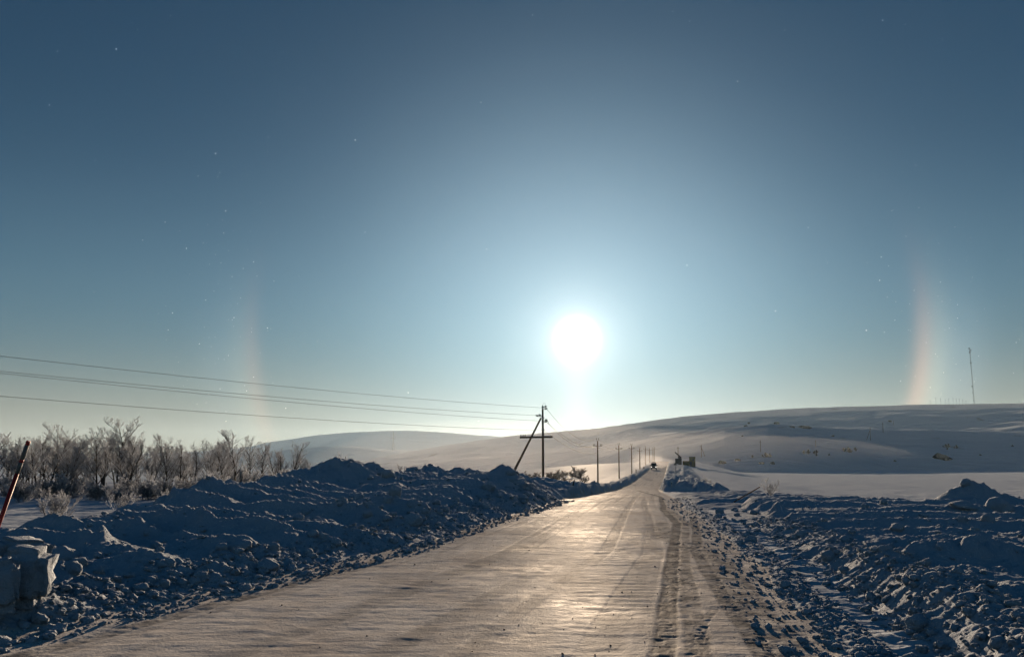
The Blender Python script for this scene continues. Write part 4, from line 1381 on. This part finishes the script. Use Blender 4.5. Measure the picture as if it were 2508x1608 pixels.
x1, y1, s1 = strip(6000, 6.5, 46, lambda u, y: -0.9 + 2.6 * u ** 0.9, -1, 0.007, 0.019, 0.10)
x2, y2, s2 = strip(1200, 8, 50, lambda u, y: 0.8 + 10 * u, -1, 0.012, 0.024, 0.08)
keep = x2 > -11.5
clod_stuff('snow_rubble', np.concatenate([x1, x2[keep]]), np.concatenate([y1, y2[keep]]), np.concatenate([s1, s2[keep]]), M_BANK, 0.25, 1)
x1, y1, s1 = strip(3600, 5.5, 28, lambda u, y: 0.75 + 2.0 * u ** 0.8, 1, 0.007, 0.018, 0.08)
x2, y2, s2 = strip(2600, 6, 50, lambda u, y: -0.9 + 1.45 * u ** 0.6, 1, 0.005, 0.013, 0.06)
x3, y3, s3 = strip(1500, 7, 37, lambda u, y: 2.6 + 20 * u, 1, 0.010, 0.022, 0.07)
clod_stuff('snow_rubble', np.concatenate([x1, x2, x3]), np.concatenate([y1, y2, y3]), np.concatenate([s1, s2, s3]), M_BANK, 0.25, 2)
M_GRIT = simple('road_grit', (0.07, 0.06, 0.05), 0.9)
yg = 7.5 * (40 / 7.5) ** rng.random(420); ug = rng.random(420)
xg = XL(yg) + (XR(yg) - XL(yg)) * np.where(rng.random(420) < 0.6, 0.72 + 0.26 * ug, ug)
clod_stuff('road_grit', xg, yg, np.clip(0.0055 * np.exp(rng.normal(0, 0.45, 420)), 0.003, 0.014), M_GRIT, 0.3, 3)

# glittering ice crystals drifting in the air
m_ = bpy.data.materials.new('ice_crystal'); m_.use_nodes = True
t_ = m_.node_tree; t_.nodes.clear()
tr_ = N(t_, 'ShaderNodeBsdfTranslucent'); tr_.inputs['Color'].default_value = (0.9, 0.93, 0.95, 1)
df_ = N(t_, 'ShaderNodeBsdfDiffuse'); df_.inputs['Color'].default_value = (0.9, 0.93, 0.95, 1)
mx_ = N(t_, 'ShaderNodeMixShader'); mx_.inputs[0].default_value = 0.4
t_.links.new(tr_.outputs[0], mx_.inputs[1]); t_.links.new(df_.outputs[0], mx_.inputs[2])
om_ = N(t_, 'ShaderNodeOutputMaterial'); t_.links.new(mx_.outputs[0], om_.inputs['Surface'])
cm = MB()
for i in range(420):
    dd = rb.uniform(2.5, 14)
    if i % 3:       # thickest in the two columns where the plates glint
        px, py = rb.choice((545, 2290)) + rb.gauss(0, 70), 820 + rb.gauss(0, 190)
        py = min(py, 1140)
    else:
        px, py = rb.uniform(-100, 2600), rb.uniform(0, 1150)
    p = at(px, py, dd); r = dd * min(0.0006, 0.00021 * math.exp(rb.gauss(0, 0.5)))
    b0 = len(cm.v)
    q = [Vector((rb.gauss(0, 1), rb.gauss(0, 1), rb.gauss(0, 1))).normalized() for _ in range(2)]
    a_ = q[0]; c_ = a_.cross(q[1]).normalized(); b_ = a_.cross(c_)
    for v in (a_, c_, b_):
        cm.v += [p + v * r, p - v * r]
    for f in ((0, 2, 4), (2, 1, 4), (1, 3, 4), (3, 0, 4), (2, 0, 5), (1, 2, 5), (3, 1, 5), (0, 3, 5)):
        cm.f.append(tuple(b0 + k for k in f))
cm.build('ice_crystals', m_, None, kind='stuff')

#==HAZE==
def box_mesh(name, lo, hi):
    x0, y0, z0 = lo; x1, y1, z1 = hi
    v = np.array([(x, y, z) for z in (z0, z1) for y in (y0, y1) for x in (x0, x1)], float)
    f = np.array([(0, 2, 3, 1), (4, 5, 7, 6), (0, 1, 5, 4), (2, 6, 7, 3), (0, 4, 6, 2), (1, 3, 7, 5)])
    return mesh_from(name, v, f, smooth=False)


def volume_material(name, col, dens, aniso):
    m = bpy.data.materials.new(name); m.use_nodes = True
    t = m.node_tree; t.nodes.clear()
    v = N(t, 'ShaderNodeVolumePrincipled')
    v.inputs['Color'].default_value = col + (1,)
    v.inputs['Density'].default_value = dens
    v.inputs['Anisotropy'].default_value = aniso
    o = N(t, 'ShaderNodeOutputMaterial')
    t.links.new(v.outputs[0], o.inputs['Volume'])
    return m


hz = box_mesh('haze', (-5600, -5600, -75), (5600, 5600, 190))
hz.materials.append(volume_material('ice_haze', (0.52, 0.74, 0.96), 0.00005, 0.45))
link('haze', hz, kind='stuff')

# snow dust blown up behind the van and drifting along the hill foot
def dust(name, c, r, dens, g, seed):
    bm = bmesh.new(); bmesh.ops.create_icosphere(bm, subdivisions=4, radius=1.0)
    for v in bm.verts:
        k = 1 + 0.25 * math.sin(v.co.x * 3 + seed) * math.sin(v.co.y * 2.6 + seed * 1.7) * math.cos(v.co.z * 3)
        v.co = Vector((v.co.x * r[0] * k, v.co.y * r[1] * k, v.co.z * r[2] * k))
    me = bpy.data.meshes.new(name); bm.to_mesh(me); bm.free()
    me.materials.append(volume_material(name, (0.95, 0.96, 1.0), dens, g))
    o = link(name, me, kind='stuff'); o.location = c
    return o


dust('blown_snow', foot(1584, 300) + Vector((0, 0, 1.5)), (6.5, 16, 3.4), 0.0022, 0.5, 1)
dust('blown_snow', foot(1606, 322) + Vector((0, 0, 1.2)), (7, 22, 3.0), 0.0014, 0.5, 2)
dust('drifting_snow', foot(1440, 520) + Vector((0, 0, 5)), (170, 150, 20), 0.00025, 0.5, 3)
